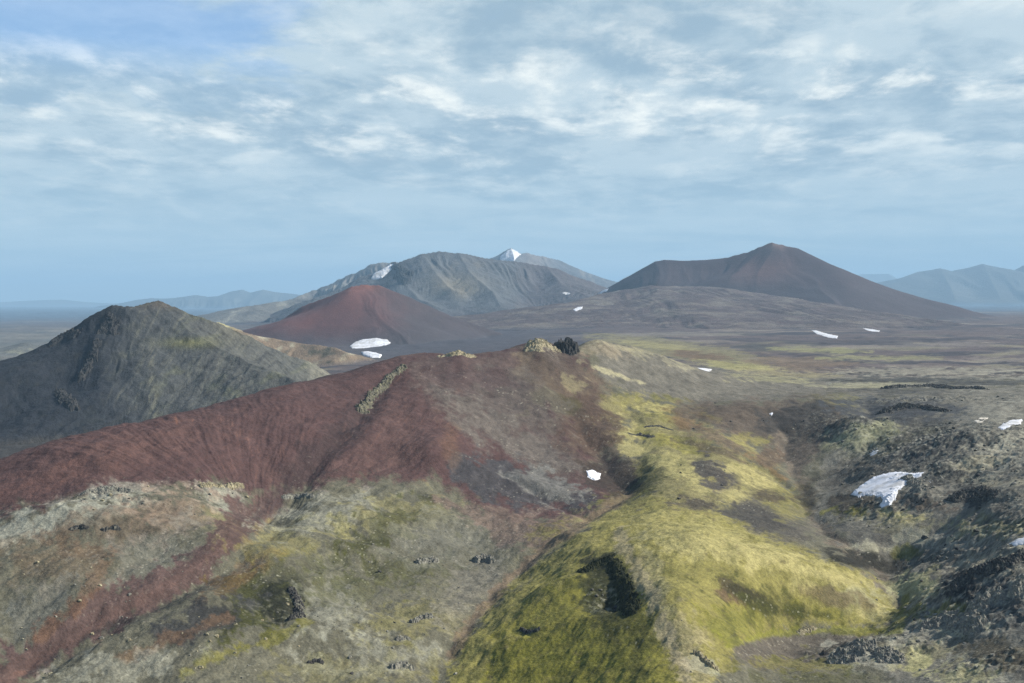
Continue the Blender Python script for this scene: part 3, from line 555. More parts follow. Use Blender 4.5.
# ------------------------------------------------------------------ ground sheet
gx = np.concatenate([np.linspace(-1700, -80, 90)[:-1], np.arange(-80, 1105, 1.0), np.linspace(1105, 2700, 90)[1:]])
gy = [240.0]
while gy[-1] < 70000:
    Y_ = gy[-1]; st = .0040 if Y_ < 330 else .00155 if Y_ < 800 else .0018 if Y_ < 1350 else .0032 if Y_ < 2600 else .006 if Y_ < 6000 else .014 if Y_ < 15000 else .04
    gy.append(Y_ * (1 + st))
gy = np.array(gy)
U, YY = np.meshgrid((gx - CX) / F, gy); XX = U * YY
xf, yf = XX.ravel(), YY.ravel()
zf = ground_z(xf, yf)
cf, rf = ground_col(xf, yf, zf)
M_GROUND = land_mat('volcanic soil and moss', 1.1, .7, .35)
o = grid_mesh('ground', XX, YY, zf.reshape(XX.shape), M_GROUND, cf); o['kind'] = 'structure'
del zf, cf, rf

# ------------------------------------------------------------------ mountains: crest lines and spurs with flanks falling away from them
class Mountain:
    def __init__(s, ridges, k=.5, conc=0, flute=(60, 8), rough=(120, 8), seed=1, sm=8, lk=.07):
        s.lk = lk
        s.r = [([(a[0], a[1], a[2]) for a in (P2(*q) for q in r[0])], r[1] if len(r) > 1 else k, r[2] if len(r) > 2 else conc) for r in ridges]
        s.fl, s.ro, s.seed, s.sm = flute, rough, seed, sm
    def z(s, x, y):
        n1 = fbm(x / s.ro[0], y / s.ro[0], 6, s.seed, .6)
        wx = x + s.ro[0] * .25 * noise(x / s.ro[0] * .7, y / s.ro[0] * .7, s.seed + 5); wy = y + s.ro[0] * .25 * noise(x / s.ro[0] * .7 + 5, y / s.ro[0] * .7, s.seed + 6)
        acc = None
        for i, (pts, k, conc) in enumerate(s.r):
            d, t, v = seg_dist(wx, wy, pts); d0 = seg_dist(x, y, pts)
            w = sstep(0, s.fl[0] * 1.2, d0[0]); d = d * w + d0[0] * (1 - w); v = v * w + d0[2] * (1 - w)
            drop = (k - s.lk) * (conc * (1 - np.exp(-d / conc)) if conc else d) + s.lk * d
            x0, y0 = pts[0][0], pts[0][1]
            ang = np.arctan2(x - x0, y - y0) if len(pts) == 1 else 0
            q = t / s.fl[0] + ang * 3 + i * 7 + .22 * noise(x / s.fl[0] / 2, y / s.fl[0] / 2, s.seed + 15)
            fl = .9 - 2.2 * np.abs(noise(q, d / (s.fl[0] * 7), s.seed + 10)) + .7 * (.3 - np.abs(noise(q * 2.6, d / (s.fl[0] * 4), s.seed + 11))) + .35 * noise(q * 6.1, d / (s.fl[0] * 2), s.seed + 12)
            h = v - drop + s.fl[1] * fl * sstep(0, s.fl[0] * 2.0, d)
            if acc is None: acc = h
            else:
                m = np.maximum(acc, h); acc = m + s.sm * np.log(np.exp((acc - m) / s.sm) + np.exp((h - m) / s.sm)) - s.sm * .0
        return acc - s.sm * .35 + s.ro[1] * n1


def P2(px, py, Y): return ((px - CX) / F * Y, Y, -(py - HY) / F * Y)
def band(col, m, c): return col + (c - col) * np.clip(m, 0, 1)[:, None]


def build_mountain(name, mt, pxr, yr, dpx, nY, colf, mat, sink=12, cover=None):
    px = np.arange(pxr[0], pxr[1] + dpx, dpx); ys = np.exp(np.linspace(math.log(yr[0]), math.log(yr[1]), nY))
    U, Yg = np.meshgrid((px - CX) / F, ys); Xg = U * Yg
    x, y = Xg.ravel(), Yg.ravel()
    z = mt.z(x, y); g = ground_z(x, y, False)
    keep = z > g - sink
    z = np.maximum(z, g - sink * 1.6)
    # flatten the foot into the ground so that it does not end in a hard line
    gxr = np.gradient(z.reshape(Xg.shape), axis=1).ravel() / (Yg * dpx / F).ravel()
    col = colf(x, y, z, px_ := CX + F * x / y, HY - F * z / y, z - g, gxr)
    gc = ground_col(x, y, g)[0]
    w = 1 - sstep(0, sink * 1.6, z - g)
    col = col * (1 - w[:, None]) + gc * w[:, None]
    o = grid_mesh(name, Xg, Yg, z.reshape(Xg.shape), mat, np.clip(col, .006, .85), keep.reshape(Xg.shape))
    o['kind'] = 'structure'
    return o


MOUNT = {}
# dark hill on the left
mt = Mountain([
    ([(60, 338, 1985), (84, 319, 1990), (112, 303, 2000), (133, 306, 2010), (141, 303, 2040), (158, 301, 2060), (183, 310, 2070), (211, 320, 2100), (246, 334, 2150), (281, 351, 2200), (316, 364, 2250), (335, 376, 2280)], .80, 520),
    ([(60, 338, 1985), (30, 368, 2000), (0, 400, 2020), (-25, 430, 2040), (-50, 462, 2060)], .85, 600),
    ([(126, 309, 1990), (122, 345, 1930), (116, 385, 1870), (108, 425, 1800)], .60, 300),
    ([(150, 306, 2040), (165, 350, 1960), (185, 390, 1890), (210, 430, 1810)], .60, 300),
    ([(158, 301, 2060), (190, 330, 2000), (230, 352, 1960), (275, 372, 1900), (320, 385, 1850)], .5, 300),
], flute=(20, 2.0), rough=(48, 7.0), seed=140, sm=6, lk=.2)
MOUNT['left'] = mt
def colf(x, y, z, px, py, h, gxr):
    c = np.empty((len(x), 3)); c[:] = C(.060, .064, .062)
    n = fbm(x / 60, z / 40, 5, 150, .6); n2 = fbm(x / 8 + 7 + .8 * n, z / 70, 5, 155, .65); n3 = fbm(x / 18, y / 18, 4, 159, .65)
    c = band(c, 1 - sstep(-10, 70, px - 95 + 30 * n), C(.022, .025, .030))  # left face's shade painted over the rock's own dark tone
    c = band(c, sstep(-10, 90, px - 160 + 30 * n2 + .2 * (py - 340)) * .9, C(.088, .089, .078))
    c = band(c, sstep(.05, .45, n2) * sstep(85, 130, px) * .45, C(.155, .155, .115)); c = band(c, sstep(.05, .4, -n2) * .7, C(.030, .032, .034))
    c = band(c, sstep(.1, .45, -n3) * .7, C(.038, .038, .034))
    c = band(c, sstep(.1, .4, n) * sstep(60, 200, px) * .35, C(.120, .125, .065))
    c = band(c, np.exp(-((px - 152 - 3 * n) / (1.5 + (py - 320) / 22)) ** 2) * sstep(325, 350, py) * sstep(-.3, .3, n2) * .45, C(.20, .19, .12))
    c = band(c, np.exp(-((px - 190) / 26) ** 2 - ((py - 343) / 5) ** 2) * .6, C(.19, .185, .07))
    c = band(c, np.exp(-((px - 165) / 26) ** 2 - ((py - 303) / 6) ** 2) * .5, C(.10, .075, .05))
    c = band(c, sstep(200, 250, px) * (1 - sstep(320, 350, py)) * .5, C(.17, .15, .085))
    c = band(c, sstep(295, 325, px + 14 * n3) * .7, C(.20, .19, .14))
    return .8 * c * (1 + .35 * n3)[:, None]
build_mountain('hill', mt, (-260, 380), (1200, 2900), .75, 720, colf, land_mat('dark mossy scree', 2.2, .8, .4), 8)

# brown rise behind it
mt = Mountain([([(200, 330, 2700), (218, 321, 2800), (235, 330, 2850), (260, 335, 2900), (302, 343, 2900), (335, 347, 2850), (348, 353, 2800), (356, 366, 2780)], .35, 500)], flute=(50, 2), rough=(90, 6), seed=170, sm=4); MOUNT['rise'] = mt
def colf(x, y, z, px, py, h, g):
    c = np.empty((len(x), 3)); c[:] = C(.15, .115, .078); n = fbm(x / 60, y / 90, 5, 172, .6); n2 = fbm(x / 25, y / 35, 4, 177, .6)
    c = band(c, sstep(.05, .35, n), C(.26, .24, .17)); c = band(c, sstep(.1, .4, -n), C(.07, .065, .045)); c = band(c, np.exp(-((px - 222) / 14) ** 2 - ((py - 325) / 8) ** 2), C(.28, .26, .14))
    return c * (1 + .3 * n2)[:, None]
build_mountain('hill', mt, (150, 470), (2300, 3600), 1.0, 160, colf, land_mat('pale ochre tuff', 4, .7, .35), 6)

# low grey rises on the far left
mt = Mountain([([(-120, 352, 4300), (-40, 348, 4400), (0, 347, 4500), (25, 342, 4500), (50, 347, 4500), (90, 352, 4600)], .12, 700)], flute=(80, 3), rough=(160, 8), seed=180, sm=6)
def colf(x, y, z, px, py, h, g):
    n = fbm(x / 130, y / 200, 5, 182, .6); c = np.empty((len(x), 3)); c[:] = C(.085, .088, .080); c = band(c, sstep(.1, .4, n), C(.16, .16, .12)); return c
M_FAR = land_mat('distant rock', 14, .6, .3)
build_mountain('hill', mt, (-200, 160), (3700, 5600), 1.5, 120, colf, M_FAR, 10)
mt = Mountain([([(205, 320, 8600), (225, 313, 8800), (242, 307, 9000), (262, 304, 9200), (281, 301, 9400), (302, 298, 9500), (330, 297, 9500)], .2, 900)], flute=(120, 8), rough=(260, 14), seed=190, sm=8)
def colf(x, y, z, px, py, h, g):
    n = fbm(x / 200, y / 300, 5, 192, .6); c = np.empty((len(x), 3)); c[:] = C(.11, .108, .095); c = band(c, sstep(.1, .4, n), C(.19, .185, .15)); c = band(c, sstep(.1, .4, -n), C(.07, .07, .065)); return c
build_mountain('hill', mt, (170, 400), (7600, 11000), 1.0, 120, colf, M_FAR, 14)

# red scoria cone
mt = Mountain([([(352, 286, 4280), (364, 283.5, 4300), (378, 285, 4320)], .60, 500), ([(378, 285, 4320), (410, 297, 4330), (450, 315, 4350), (500, 332, 4400)], .60, 520), ([(352, 287, 4280), (302, 306, 4330), (276, 323, 4350), (255, 340, 4380)], .62, 600)], flute=(50, 3), rough=(200, 4), seed=200, sm=6, lk=.12)
MOUNT['redcone'] = mt
def colf(x, y, z, px, py, h, g):
    n = fbm(x / 120, y / 200, 5, 202, .6); c = np.empty((len(x), 3)); c[:] = C(.052, .044, .047)
    a = sstep(-60, 30, 375 - px + 25 * n - .35 * (py - 300)); c = band(c, a * .9, C(.088, .042, .038))
    c = band(c, np.exp(-((px - 345 + 1.4 * (py - 290)) / 22) ** 2) * .5, C(.150, .064, .052))
    c = band(c, sstep(322, 345, py + 8 * n) * .85, C(.050, .046, .050)); c = band(c, np.exp(-((px - 366) / 14) ** 2 - ((py - 286) / 5) ** 2) * .5, C(.17, .075, .055))
    return c * (1 + .15 * n)[:, None]
build_mountain('hill', mt, (150, 700), (2900, 6000), .75, 360, colf, land_mat('red scoria slope', 5, .4, .2), 6)

# grey massif
mt = Mountain([
    ([(345, 290, 8300), (356, 284, 8350), (372, 279, 8400), (393, 266, 8500), (405, 259, 8550), (421, 254, 8600), (437, 250.5, 8650), (458, 253, 8700), (483, 257, 8800), (511, 260, 8900), (546, 266, 9000), (581, 278, 9100), (612, 290, 9200)], .66, 1100),
    ([(393, 266, 8500), (402, 282, 8250), (420, 298, 7950), (445, 310, 7700)], .50, 700),
    ([(458, 253, 8700), (470, 272, 8350), (492, 290, 8050), (500, 304, 7800)], .42, 700),
    ([(546, 266, 9000), (560, 282, 8600), (590, 296, 8300)], .36, 900),
    ([(421, 254, 8600), (432, 270, 8350), (452, 288, 8100)], .48, 600),
], flute=(60, 13), rough=(230, 20), seed=220, sm=14, lk=.36)
MOUNT['massif'] = mt
def colf(x, y, z, px, py, h, g):
    n = fbm(x / 260, z / 160, 5, 222, .6); n2 = fbm(x / 60, z / 260, 4, 226, .6); c = np.empty((len(x), 3)); c[:] = C(.072, .077, .080)
    c = band(c, np.exp(-((px - 455) / 28) ** 2 - ((py - 285) / 12) ** 2) * .7 + sstep(.1, .4, n) * .25, C(.18, .155, .105)); c = band(c, np.exp(-((px - 388) / 9) ** 2 - ((py - 280) / 14) ** 2) * .9, C(.038, .040, .042))  # dark spot paints the shadow on the left-facing cliff
    c = band(c, np.exp(-((px - 402) / 10) ** 2 - ((py - 268) / 7) ** 2) * .8, C(.045, .046, .048)); c = band(c, sstep(500, 540, px + 20 * n) * .85, C(.070, .062, .064)); c = band(c, np.exp(-((px - 480) / 12) ** 2 - ((py - 262) / 6) ** 2) * .5, C(.07, .065, .06)); c = band(c, sstep(.15, .5, n2) * .5, C(.055, .056, .055)); c = band(c, sstep(302, 318, py) * .6, C(.06, .055, .055))
    return c * (1 + .2 * n2)[:, None]
M_MASS = land_mat('grey rhyolite rock', 9, .8, .3)
build_mountain('mountain', mt, (270, 740), (5600, 12500), .75, 440, colf, M_MASS, 20)

# range behind the massif on its left, and the snowy peaks on its right
mt = Mountain([([(275, 304, 11500), (300, 296, 11800), (317, 289, 12000), (332, 283, 12000), (346, 275, 12000), (356, 272, 12000), (370, 265, 12000), (382, 262, 12000), (395, 261, 12000), (410, 268, 12000), (430, 280, 12000)], .5, 1500)], flute=(110, 30), rough=(190, 42), seed=240, sm=14)
MOUNT['leftrange'] = mt
def colf(x, y, z, px, py, h, g):
    n = fbm(x / 300, z / 200, 5, 242, .6); c = np.empty((len(x), 3)); c[:] = C(.10, .095, .088); c = band(c, sstep(.05, .35, n) * .7, C(.18, .165, .13)); c = band(c, sstep(.1, .4, -n), C(.05, .05, .05)); return c
build_mountain('mountain', mt, (250, 470), (10000, 14500), .8, 150, colf, M_FAR, 30)
mt = Mountain([([(470, 275, 14500), (490, 263, 14500), (499, 256, 14500), (511, 248, 14500), (521, 253.5, 14500), (528, 252, 14700), (542, 256, 14800), (560, 260, 15000), (575, 267, 15000), (590, 273, 15000), (609, 279, 15000), (640, 285, 15000), (670, 292, 15000)], .62, 1500), ([(511, 248, 14500), (515, 262, 14000), (525, 275, 13500)], .6, 900), ([(542, 256, 14800), (550, 270, 14200)], .6, 900)], flute=(150, 34), rough=(330, 26), seed=260, sm=14)
MOUNT['snowpeak'] = mt
def colf(x, y, z, px, py, h, g):
    n = fbm(x / 260, z / 200, 5, 262, .6); n2 = fbm(x / 90, z / 240, 4, 266, .6); c = np.empty((len(x), 3)); c[:] = C(.085, .095, .105); c = band(c, sstep(.05, .35, n2) * .5, C(.18, .17, .15)); c = band(c, np.exp(-((px - 535) / 14) ** 2) * .8, C(.16, .145, .135)); c = band(c, sstep(.1, .4, -n) * .6, C(.05, .05, .055)); return c
build_mountain('mountain', mt, (450, 720), (12500, 17500), .8, 150, colf, M_FAR, 30)

# brown apron in front of the tall cone
mt = Mountain([([(500, 318, 7000), (560, 303, 6800), (600, 293, 6700), (650, 285, 6700), (700, 285, 6800), (760, 292, 7000), (850, 305, 7200), (930, 312, 7300)], .13, 1600), ([(570, 306, 6600), (600, 300, 6300), (650, 303, 6000), (700, 306, 5900)], .11, 900)], flute=(160, 9), rough=(300, 14), seed=280, sm=12)
MOUNT['apron'] = mt
def colf(x, y, z, px, py, h, g):
    n = fbm(x / 300, y / 260, 5, 282, .6); n2 = fbm(x / 110, y / 90, 4, 286, .6); c = np.empty((len(x), 3)); c[:] = C(.070, .054, .052); c = band(c, sstep(.0, .3, n) * .6, C(.14, .125, .10)); c = band(c, sstep(.05, .35, n2) * .4, C(.16, .15, .12)); c = band(c, sstep(.05, .35, -n) * .7, C(.055, .045, .043)); return c
build_mountain('hill', mt, (400, 1160), (3600, 9000), 1.0, 320, colf, M_FAR, 8)
# tall cone
mt = Mountain([
    ([(590, 298, 7700), (605, 289, 7700), (625, 277.5, 7700), (641, 268.5, 7700), (655, 261, 7700), (664, 259.5, 7700), (683, 260.5, 7700), (705, 259.5, 7700), (724, 257.5, 7700), (749, 251, 7650), (760, 246, 7620), (772, 241.5, 7600), (782, 244.5, 7600)], .50, 1700),
    ([(782, 244.5, 7600), (807, 257.5, 7600), (848, 275.5, 7600), (890, 289, 7600), (931, 301, 7600), (965, 309, 7600)], .50, 1200),
], flute=(110, 5), rough=(400, 8), seed=300, sm=8, lk=.10)
MOUNT['cone'] = mt
def colf(x, y, z, px, py, h, g):
    n = fbm(x / 400, z / 160, 5, 302, .6); c = np.empty((len(x), 3)); c[:] = C(.036, .026, .029)
    c = band(c, np.exp(-((px - 758) / 34) ** 2 - ((py - 268) / 14) ** 2) * .7, C(.105, .056, .046)); c = band(c, np.exp(-((px - 774) / 14) ** 2 - ((py - 245) / 5) ** 2) * .7, C(.12, .075, .06)); c = band(c, np.exp(-((px - 772) / 9) ** 2 - ((py - 241) / 2.5) ** 2) * .7, C(.045, .045, .045)); c = band(c, sstep(282, 292, py + 6 * n) * .6, C(.038, .033, .037)); c = band(c, sstep(820, 860, px + 20 * n) * .4, C(.060, .046, .046))
    return c * (1 + .12 * n)[:, None]
build_mountain('mountain', mt, (540, 1180), (4600, 11500), 1.0, 380, colf, land_mat('dark red cinder slope', 12, .4, .2), 10)

# far blue ranges
def colfar(x, y, z, px, py, h, g):
    n = fbm(x / 900, z / 500, 4, 322, .6); c = np.empty((len(x), 3)); c[:] = C(.055, .058, .052); c = band(c, sstep(.1, .4, n) * .5, C(.10, .10, .085)); return c
def colfar_s(x, y, z, px, py, h, g):
    c = colfar(x, y, z, px, py, h, g); n = fbm(x / 500, z / 140, 4, 332, .6); return band(c, sstep(291, 287, py + 3 * n) * sstep(.0, .2, n) * (px > 225), C(.7, .72, .75))
M_BLUE = land_mat('far mountain rock', 60, .5, .2)
mt = Mountain([([(860, 297, 27000), (886, 286, 27000), (906, 275, 27500), (918, 271.5, 28000), (940, 268.5, 28000), (955, 271, 28000), (964, 271.5, 28000), (975, 266, 28000), (983, 264, 28000), (992, 266, 28000), (1003, 271, 28500), (1010, 271.5, 28500), (1024, 264, 28500), (1050, 260, 28500), (1090, 270, 28500), (1160, 285, 28500)], .38, 3500), ([(940, 268.5, 28000), (950, 285, 26500), (955, 298, 25000)], .32, 2500), ([(983, 264, 28000), (992, 282, 26500), (1000, 297, 25000)], .32, 2500)], flute=(600, 60), rough=(1500, 50), seed=320, sm=30)
build_mountain('mountain', mt, (800, 1260), (17000, 38000), 1.0, 220, colfar, M_BLUE, 60)
mt = Mountain([([(835, 283, 48000), (853, 275, 48000), (862, 273.5, 48000), (889, 273.5, 48000), (900, 280, 48000), (915, 290, 48000)], .5, 3000)], flute=(800, 60), rough=(2000, 20), seed=340, sm=30)
build_mountain('mountain', mt, (810, 945), (43000, 54000), 1.2, 80, colfar, M_BLUE, 100)
mt = Mountain([([(100, 305, 33000), (123, 302, 33000), (137, 299, 33000), (151, 297, 33000), (165, 298, 33000), (176, 297, 33000), (197, 294, 33000), (208, 296, 33000), (218, 295.5, 33000), (231, 291, 33000), (242, 289, 33000), (250, 292, 33000), (263, 288.5, 33000), (275, 291, 33000), (299, 294, 33000), (330, 300, 33000)], .35, 3000)], flute=(500, 45), rough=(1100, 35), seed=330, sm=30)
build_mountain('mountain', mt, (80, 380), (28000, 38000), 1.0, 110, colfar_s, M_BLUE, 60)
mt = Mountain([([(-300, 303, 52000), (-60, 300, 52000), (0, 301.5, 52000), (25, 300, 52000), (42, 299.5, 52000), (63, 299, 52000), (91, 301.5, 52000), (140, 304, 52000)], .3, 4000)], flute=(800, 30), rough=(2000, 25), seed=350, sm=30)
build_mountain('mountain', mt, (-340, 190), (46000, 60000), 1.5, 80, colfar, M_BLUE, 60)

# ------------------------------------------------------------------ air
hm = bpy.data.materials.new('haze'); hm.use_nodes = True; H = NT(hm.node_tree); H.n.clear()
pvn = H.node('ShaderNodeVolumePrincipled'); pvn.inputs['Color'].default_value = (.40, .64, .86, 1); pvn.inputs['Density'].default_value = HAZE_DENSITY
pvn.inputs['Anisotropy'].default_value = 0.0
ho = H.node('ShaderNodeOutputMaterial'); H.l.new(pvn.outputs[0], ho.inputs['Volume'])
x0, x1, y0, y1, z0, z1 = -115000, 115000, -2000, 71000, -420, 1300
vs = [(x, y, z) for x in (x0, x1) for y in (y0, y1) for z in (z0, z1)]
me = bpy.data.meshes.new('haze'); me.from_pydata(vs, [], [(0, 1, 3, 2), (4, 6, 7, 5), (0, 4, 5, 1), (2, 3, 7, 6), (0, 2, 6, 4), (1, 5, 7, 3)]); me.materials.append(hm)
hz = bpy.data.objects.new('haze', me); scn.collection.objects.link(hz); hz['kind'] = 'stuff'
hz['label'] = 'thin blue air haze over the whole volcanic highland'
hz.visible_shadow = True

# ------------------------------------------------------------------ snow left in hollows
snow_m, n_, b_ = new_mat('old snow')
geo = n_.node('ShaderNodeNewGeometry'); pos = geo.outputs['Position']
f_ = n_.rng(n_.math('ADD', n_.math('MULTIPLY', n_.noise(pos, .12, 6, .6), .5), n_.math('MULTIPLY', n_.noise(pos, .035, 4, .6), .5)), .40, .60)
n_.l.new(n_.mix(f_, (.62, .64, .67, 1), (.40, .40, .385, 1)), b_.inputs['Base Color']); b_.inputs['Roughness'].default_value = .7
bp = n_.node('ShaderNodeBump'); bp.inputs['Strength'].default_value = .25; bp.inputs['Distance'].default_value = .5
n_.l.new(n_.noise(pos, .35, 4, .6), bp.inputs['Height']); n_.l.new(bp.outputs[0], b_.inputs['Normal'])
sm2, n_, b_ = new_mat('dusty snow')
geo = n_.node('ShaderNodeNewGeometry')
n_.l.new(n_.mix(n_.rng(n_.noise(geo.outputs['Position'], .3, 6, .6), .40, .60), (.62, .59, .50, 1), (.40, .36, .29, 1)), b_.inputs['Base Color'])


def gsurf(x, y): return ground_z(np.asarray(x, float), np.asarray(y, float), True)
def gsmooth(x, y): return ground_z(np.asarray(x, float), np.asarray(y, float), False)


def snow(poly, label, surf=None, thick=1.0, dirty=False, rag=1.0, group='old snow patches on the volcanic ground', step=.35, ymin=0):
    zf = surf or gsmooth
    w = [to_world(a, b, zf, ymin) for a, b in poly]
    w = [q for q in w if q[1] < 1.4 * min(p[1] for p in w)]; ya, yb = min(q[1] for q in w), max(q[1] for q in w); m = .15 * (yb - ya) + 2; ya -= m; yb += m
    xs = np.arange(min(p[0] for p in poly) - 2, max(p[0] for p in poly) + 2, step)
    ys = np.linspace(ya, yb, int(np.clip((max(p[1] for p in poly) - min(p[1] for p in poly) + 4) / step * 2.5, 60, 360)))
    U, Yg = np.meshgrid((xs - CX) / F, ys); Xg = U * Yg; x, y = Xg.ravel(), Yg.ravel()
    z = zf(x, y); px = CX + F * x / y; py = HY - F * z / y
    n = fbm(px / 5, py / 4, 4, 401, .6)
    sd = poly_sd(px, py, poly) + rag * 1.6 * n
    lift = thick * np.sqrt(np.clip(sd / 3.5, 0, 1)) - .35 * thick * (sd < 0)
    base = z if surf else np.maximum(.85 * z + .15 * gsurf(x, y), gsurf(x, y) - .55)
    keep = (sd > -.6).reshape(Xg.shape); reach = np.zeros(keep.shape, bool); i_ = int(np.argmax(sd)); reach[i_ // keep.shape[1], i_ % keep.shape[1]] = True; cnt = 0
    while reach.sum() != cnt:
        cnt = reach.sum()
        for _k in range(8):
            g_ = reach.copy(); g_[1:] |= reach[:-1]; g_[:-1] |= reach[1:]; g_[:, 1:] |= reach[:, :-1]; g_[:, :-1] |= reach[:, 1:]; reach = g_ & keep
    keep = reach
    o = grid_mesh('snow_patch', Xg, Yg, (base + lift + .12 * (sd > 0)).reshape(Xg.shape), sm2 if dirty else snow_m, None, keep.reshape(Xg.shape))
    o['label'] = label; o['category'] = 'snow patch'
    if group: o['group'] = group
    return o


def msurf(*names):
    def f(x, y):
        z = gsmooth(x, y)
        for nme in names: z = np.maximum(z, MOUNT[nme].z(x, y))
        return z
    return f
snow([(850.6, 494.5), (856, 489), (864.8, 483), (873, 478), (882.5, 474.5), (893, 472), (904.7, 472.5), (915, 474), (926, 472), (921, 477), (912, 481), (904.7, 486.5), (898, 492), (894, 500), (891, 507), (884, 508), (879, 508.6), (882.5, 501), (879, 497), (869, 495.5), (858, 497.6)], 'largest white snow patch, forked, lying on the dark lava hillside above the stream valley', thick=1.3)
snow([(926, 483), (931, 480), (935, 481.5), (930, 484)], 'tiny snow scrap just right of the large forked snow patch', thick=.5, rag=.3)
snow([(868, 455.5), (873, 451), (879, 449.5), (878, 453), (871, 457)], 'small snow scrap on the valley side above the large forked snow patch', thick=.6, rag=.5)
snow([(974, 421), (979, 418), (988, 418), (986, 422), (977, 423)], 'small dirty tan snow scrap left of the snow patch near the right edge', thick=.5, dirty=True, rag=.4)
snow([(997, 428.5), (1003, 424), (1012, 420), (1022, 419), (1021, 424), (1012, 427), (1003, 430)], 'white snow patch on the lava slope near the upper right edge of the land', thick=.9, rag=.6)
snow([(1008, 545), (1016, 540), (1030, 536), (1040, 538), (1030, 544), (1016, 546)], 'white snow patch cut by the right edge behind the rough lava knoll', thick=.9, rag=.6)
snow([(586, 471), (592, 470), (601, 474), (600, 479), (595, 480), (588, 476)], 'small snow patch at the foot of the brown crater hollow beside the gully', thick=.7, rag=.9)
snow([(770.3, 413.5), (772.2, 413), (772.6, 415.5), (770.8, 416)], 'tiny snow speck in the head of the brown stream gully', thick=.4, rag=.2)
snow([(674, 362), (680, 361.5), (686, 364), (684, 367), (677, 366)], 'left one of two small snow patches on the moss flats behind the crater rim', thick=.9, rag=.3, ymin=1400)
snow([(695, 366), (703, 366.5), (712, 369.5), (708, 372.5), (700, 371)], 'right one of two small snow patches on the moss flats behind the crater rim', thick=.9, rag=.3, ymin=1400)
snow([(811, 330), (816, 330.5), (826, 333.5), (838, 336), (837, 338.5), (828, 337.5), (817, 334)], 'long thin snow streak on the dark plain below the tall cone', thick=2, rag=.3, step=.25, ymin=1400)
snow([(862, 328), (868, 328.5), (880, 330.5), (879, 332), (869, 331)], 'faint thin snow streak right of the longer one on the dark plain', thick=2, rag=.2, step=.25, ymin=1400)
snow([(350, 346), (355, 342), (363, 339.5), (376, 338), (387, 339.5), (391, 343), (385, 345.5), (374, 347), (362, 348.5), (352, 348.5)], 'large oval snow patch on the ash plain at the foot of the red cone', msurf('redcone'), thick=3, rag=.4, ymin=1400)
snow([(361, 352), (368, 351.5), (376, 353), (382, 355), (380, 358), (370, 357.5), (363, 355)], 'smaller snow patch between the oval snow patch and the red ridge crest', gsmooth, thick=6, rag=.3, ymin=1400)
g2 = 'snow streaks on the far mountains'
snow([(371, 279), (373, 275), (381, 271), (389, 266), (394, 263), (396, 266), (389, 272), (382, 278), (376, 280)], 'snowfield beside the black cliff at the left shoulder of the grey massif', msurf('massif', 'leftrange'), thick=30, rag=.5, group=g2, ymin=6000)
snow([(596, 292.5), (602, 290), (609, 288.2), (607, 291), (599, 294)], 'short snow streak low on the saddle left of the tall cone', msurf('cone', 'apron'), thick=5, rag=.2, group=g2, step=.25, ymin=3000)
snow([(614, 281.5), (621, 278.5), (629, 274.8), (628, 277.2), (620, 281), (615, 283)], 'slanting snow streak at the left foot of the tall cone, highest on the saddle', msurf('cone', 'apron'), thick=5, rag=.2, group=g2, step=.25, ymin=3000)
snow([(573, 309.5), (578, 307), (583, 306.5), (582, 309), (575, 311)], 'small snow patch on the brown apron, lowest below the saddle', msurf('cone', 'apron', 'massif'), thick=4, rag=.2, group=g2, step=.25, ymin=3000)
snow([(562, 293), (567, 292.3), (571, 293.5), (566, 295)], 'tiny snow scrap at the right foot of the grey massif', msurf('cone', 'apron', 'massif'), thick=4, rag=.2, group=g2, step=.25, ymin=3000)
snow([(500, 257), (505, 252.5), (511, 248.6), (516, 251), (521, 254.5), (517, 258), (512, 263), (500, 263)], 'white snow cap on the sharp far peak behind the grey massif', msurf('snowpeak'), thick=28, rag=.6, group=g2, step=.25, ymin=10000)

# ------------------------------------------------------------------ rocks
def rock_mat(name, c0, c1, c2, unit=.8):
    m, n, b = new_mat(name)
    pos = n.node('ShaderNodeNewGeometry').outputs['Position']
    c = n.mix(n.rng(n.noise(pos, 1 / unit, 6, .65), .38, .62), (*c0, 1), (*c1, 1))
    c = n.mix(n.rng(n.noise(pos, .37 / unit, 6, .7), .50, .66), c, (*c2, 1))
    n.l.new(c, b.inputs['Base Color'])
    bp = n.node('ShaderNodeBump'); bp.inputs['Strength'].default_value = .9; bp.inputs['Distance'].default_value = unit * .5
    n.l.new(n.noise(pos, 1.6 / unit, 6, .7), bp.inputs['Height']); n.l.new(bp.outputs[0], b.inputs['Normal'])
    return m
R_DARK = rock_mat('black lava rock', (.030, .030, .029), (.065, .062, .056), (.16, .155, .12))
R_HOLL = rock_mat('mossy hollow rock with painted shade', (.012, .014, .008), (.026, .030, .012), (.06, .062, .02))  # dark green rock with the hollow's shade put into its colours
R_BLACK = rock_mat('bare black rock', (.022, .022, .023), (.045, .044, .042), (.07, .07, .062))
R_GREY = rock_mat('grey lichen rock', (.11, .105, .09), (.21, .205, .17), (.30, .29, .22))
R_PALE = rock_mat('pale ochre rock', (.16, .135, .085), (.30, .265, .165), (.37, .34, .23))
R_MOSS = rock_mat('mossy dyke rock', (.07, .064, .052), (.15, .142, .105), (.21, .20, .11))


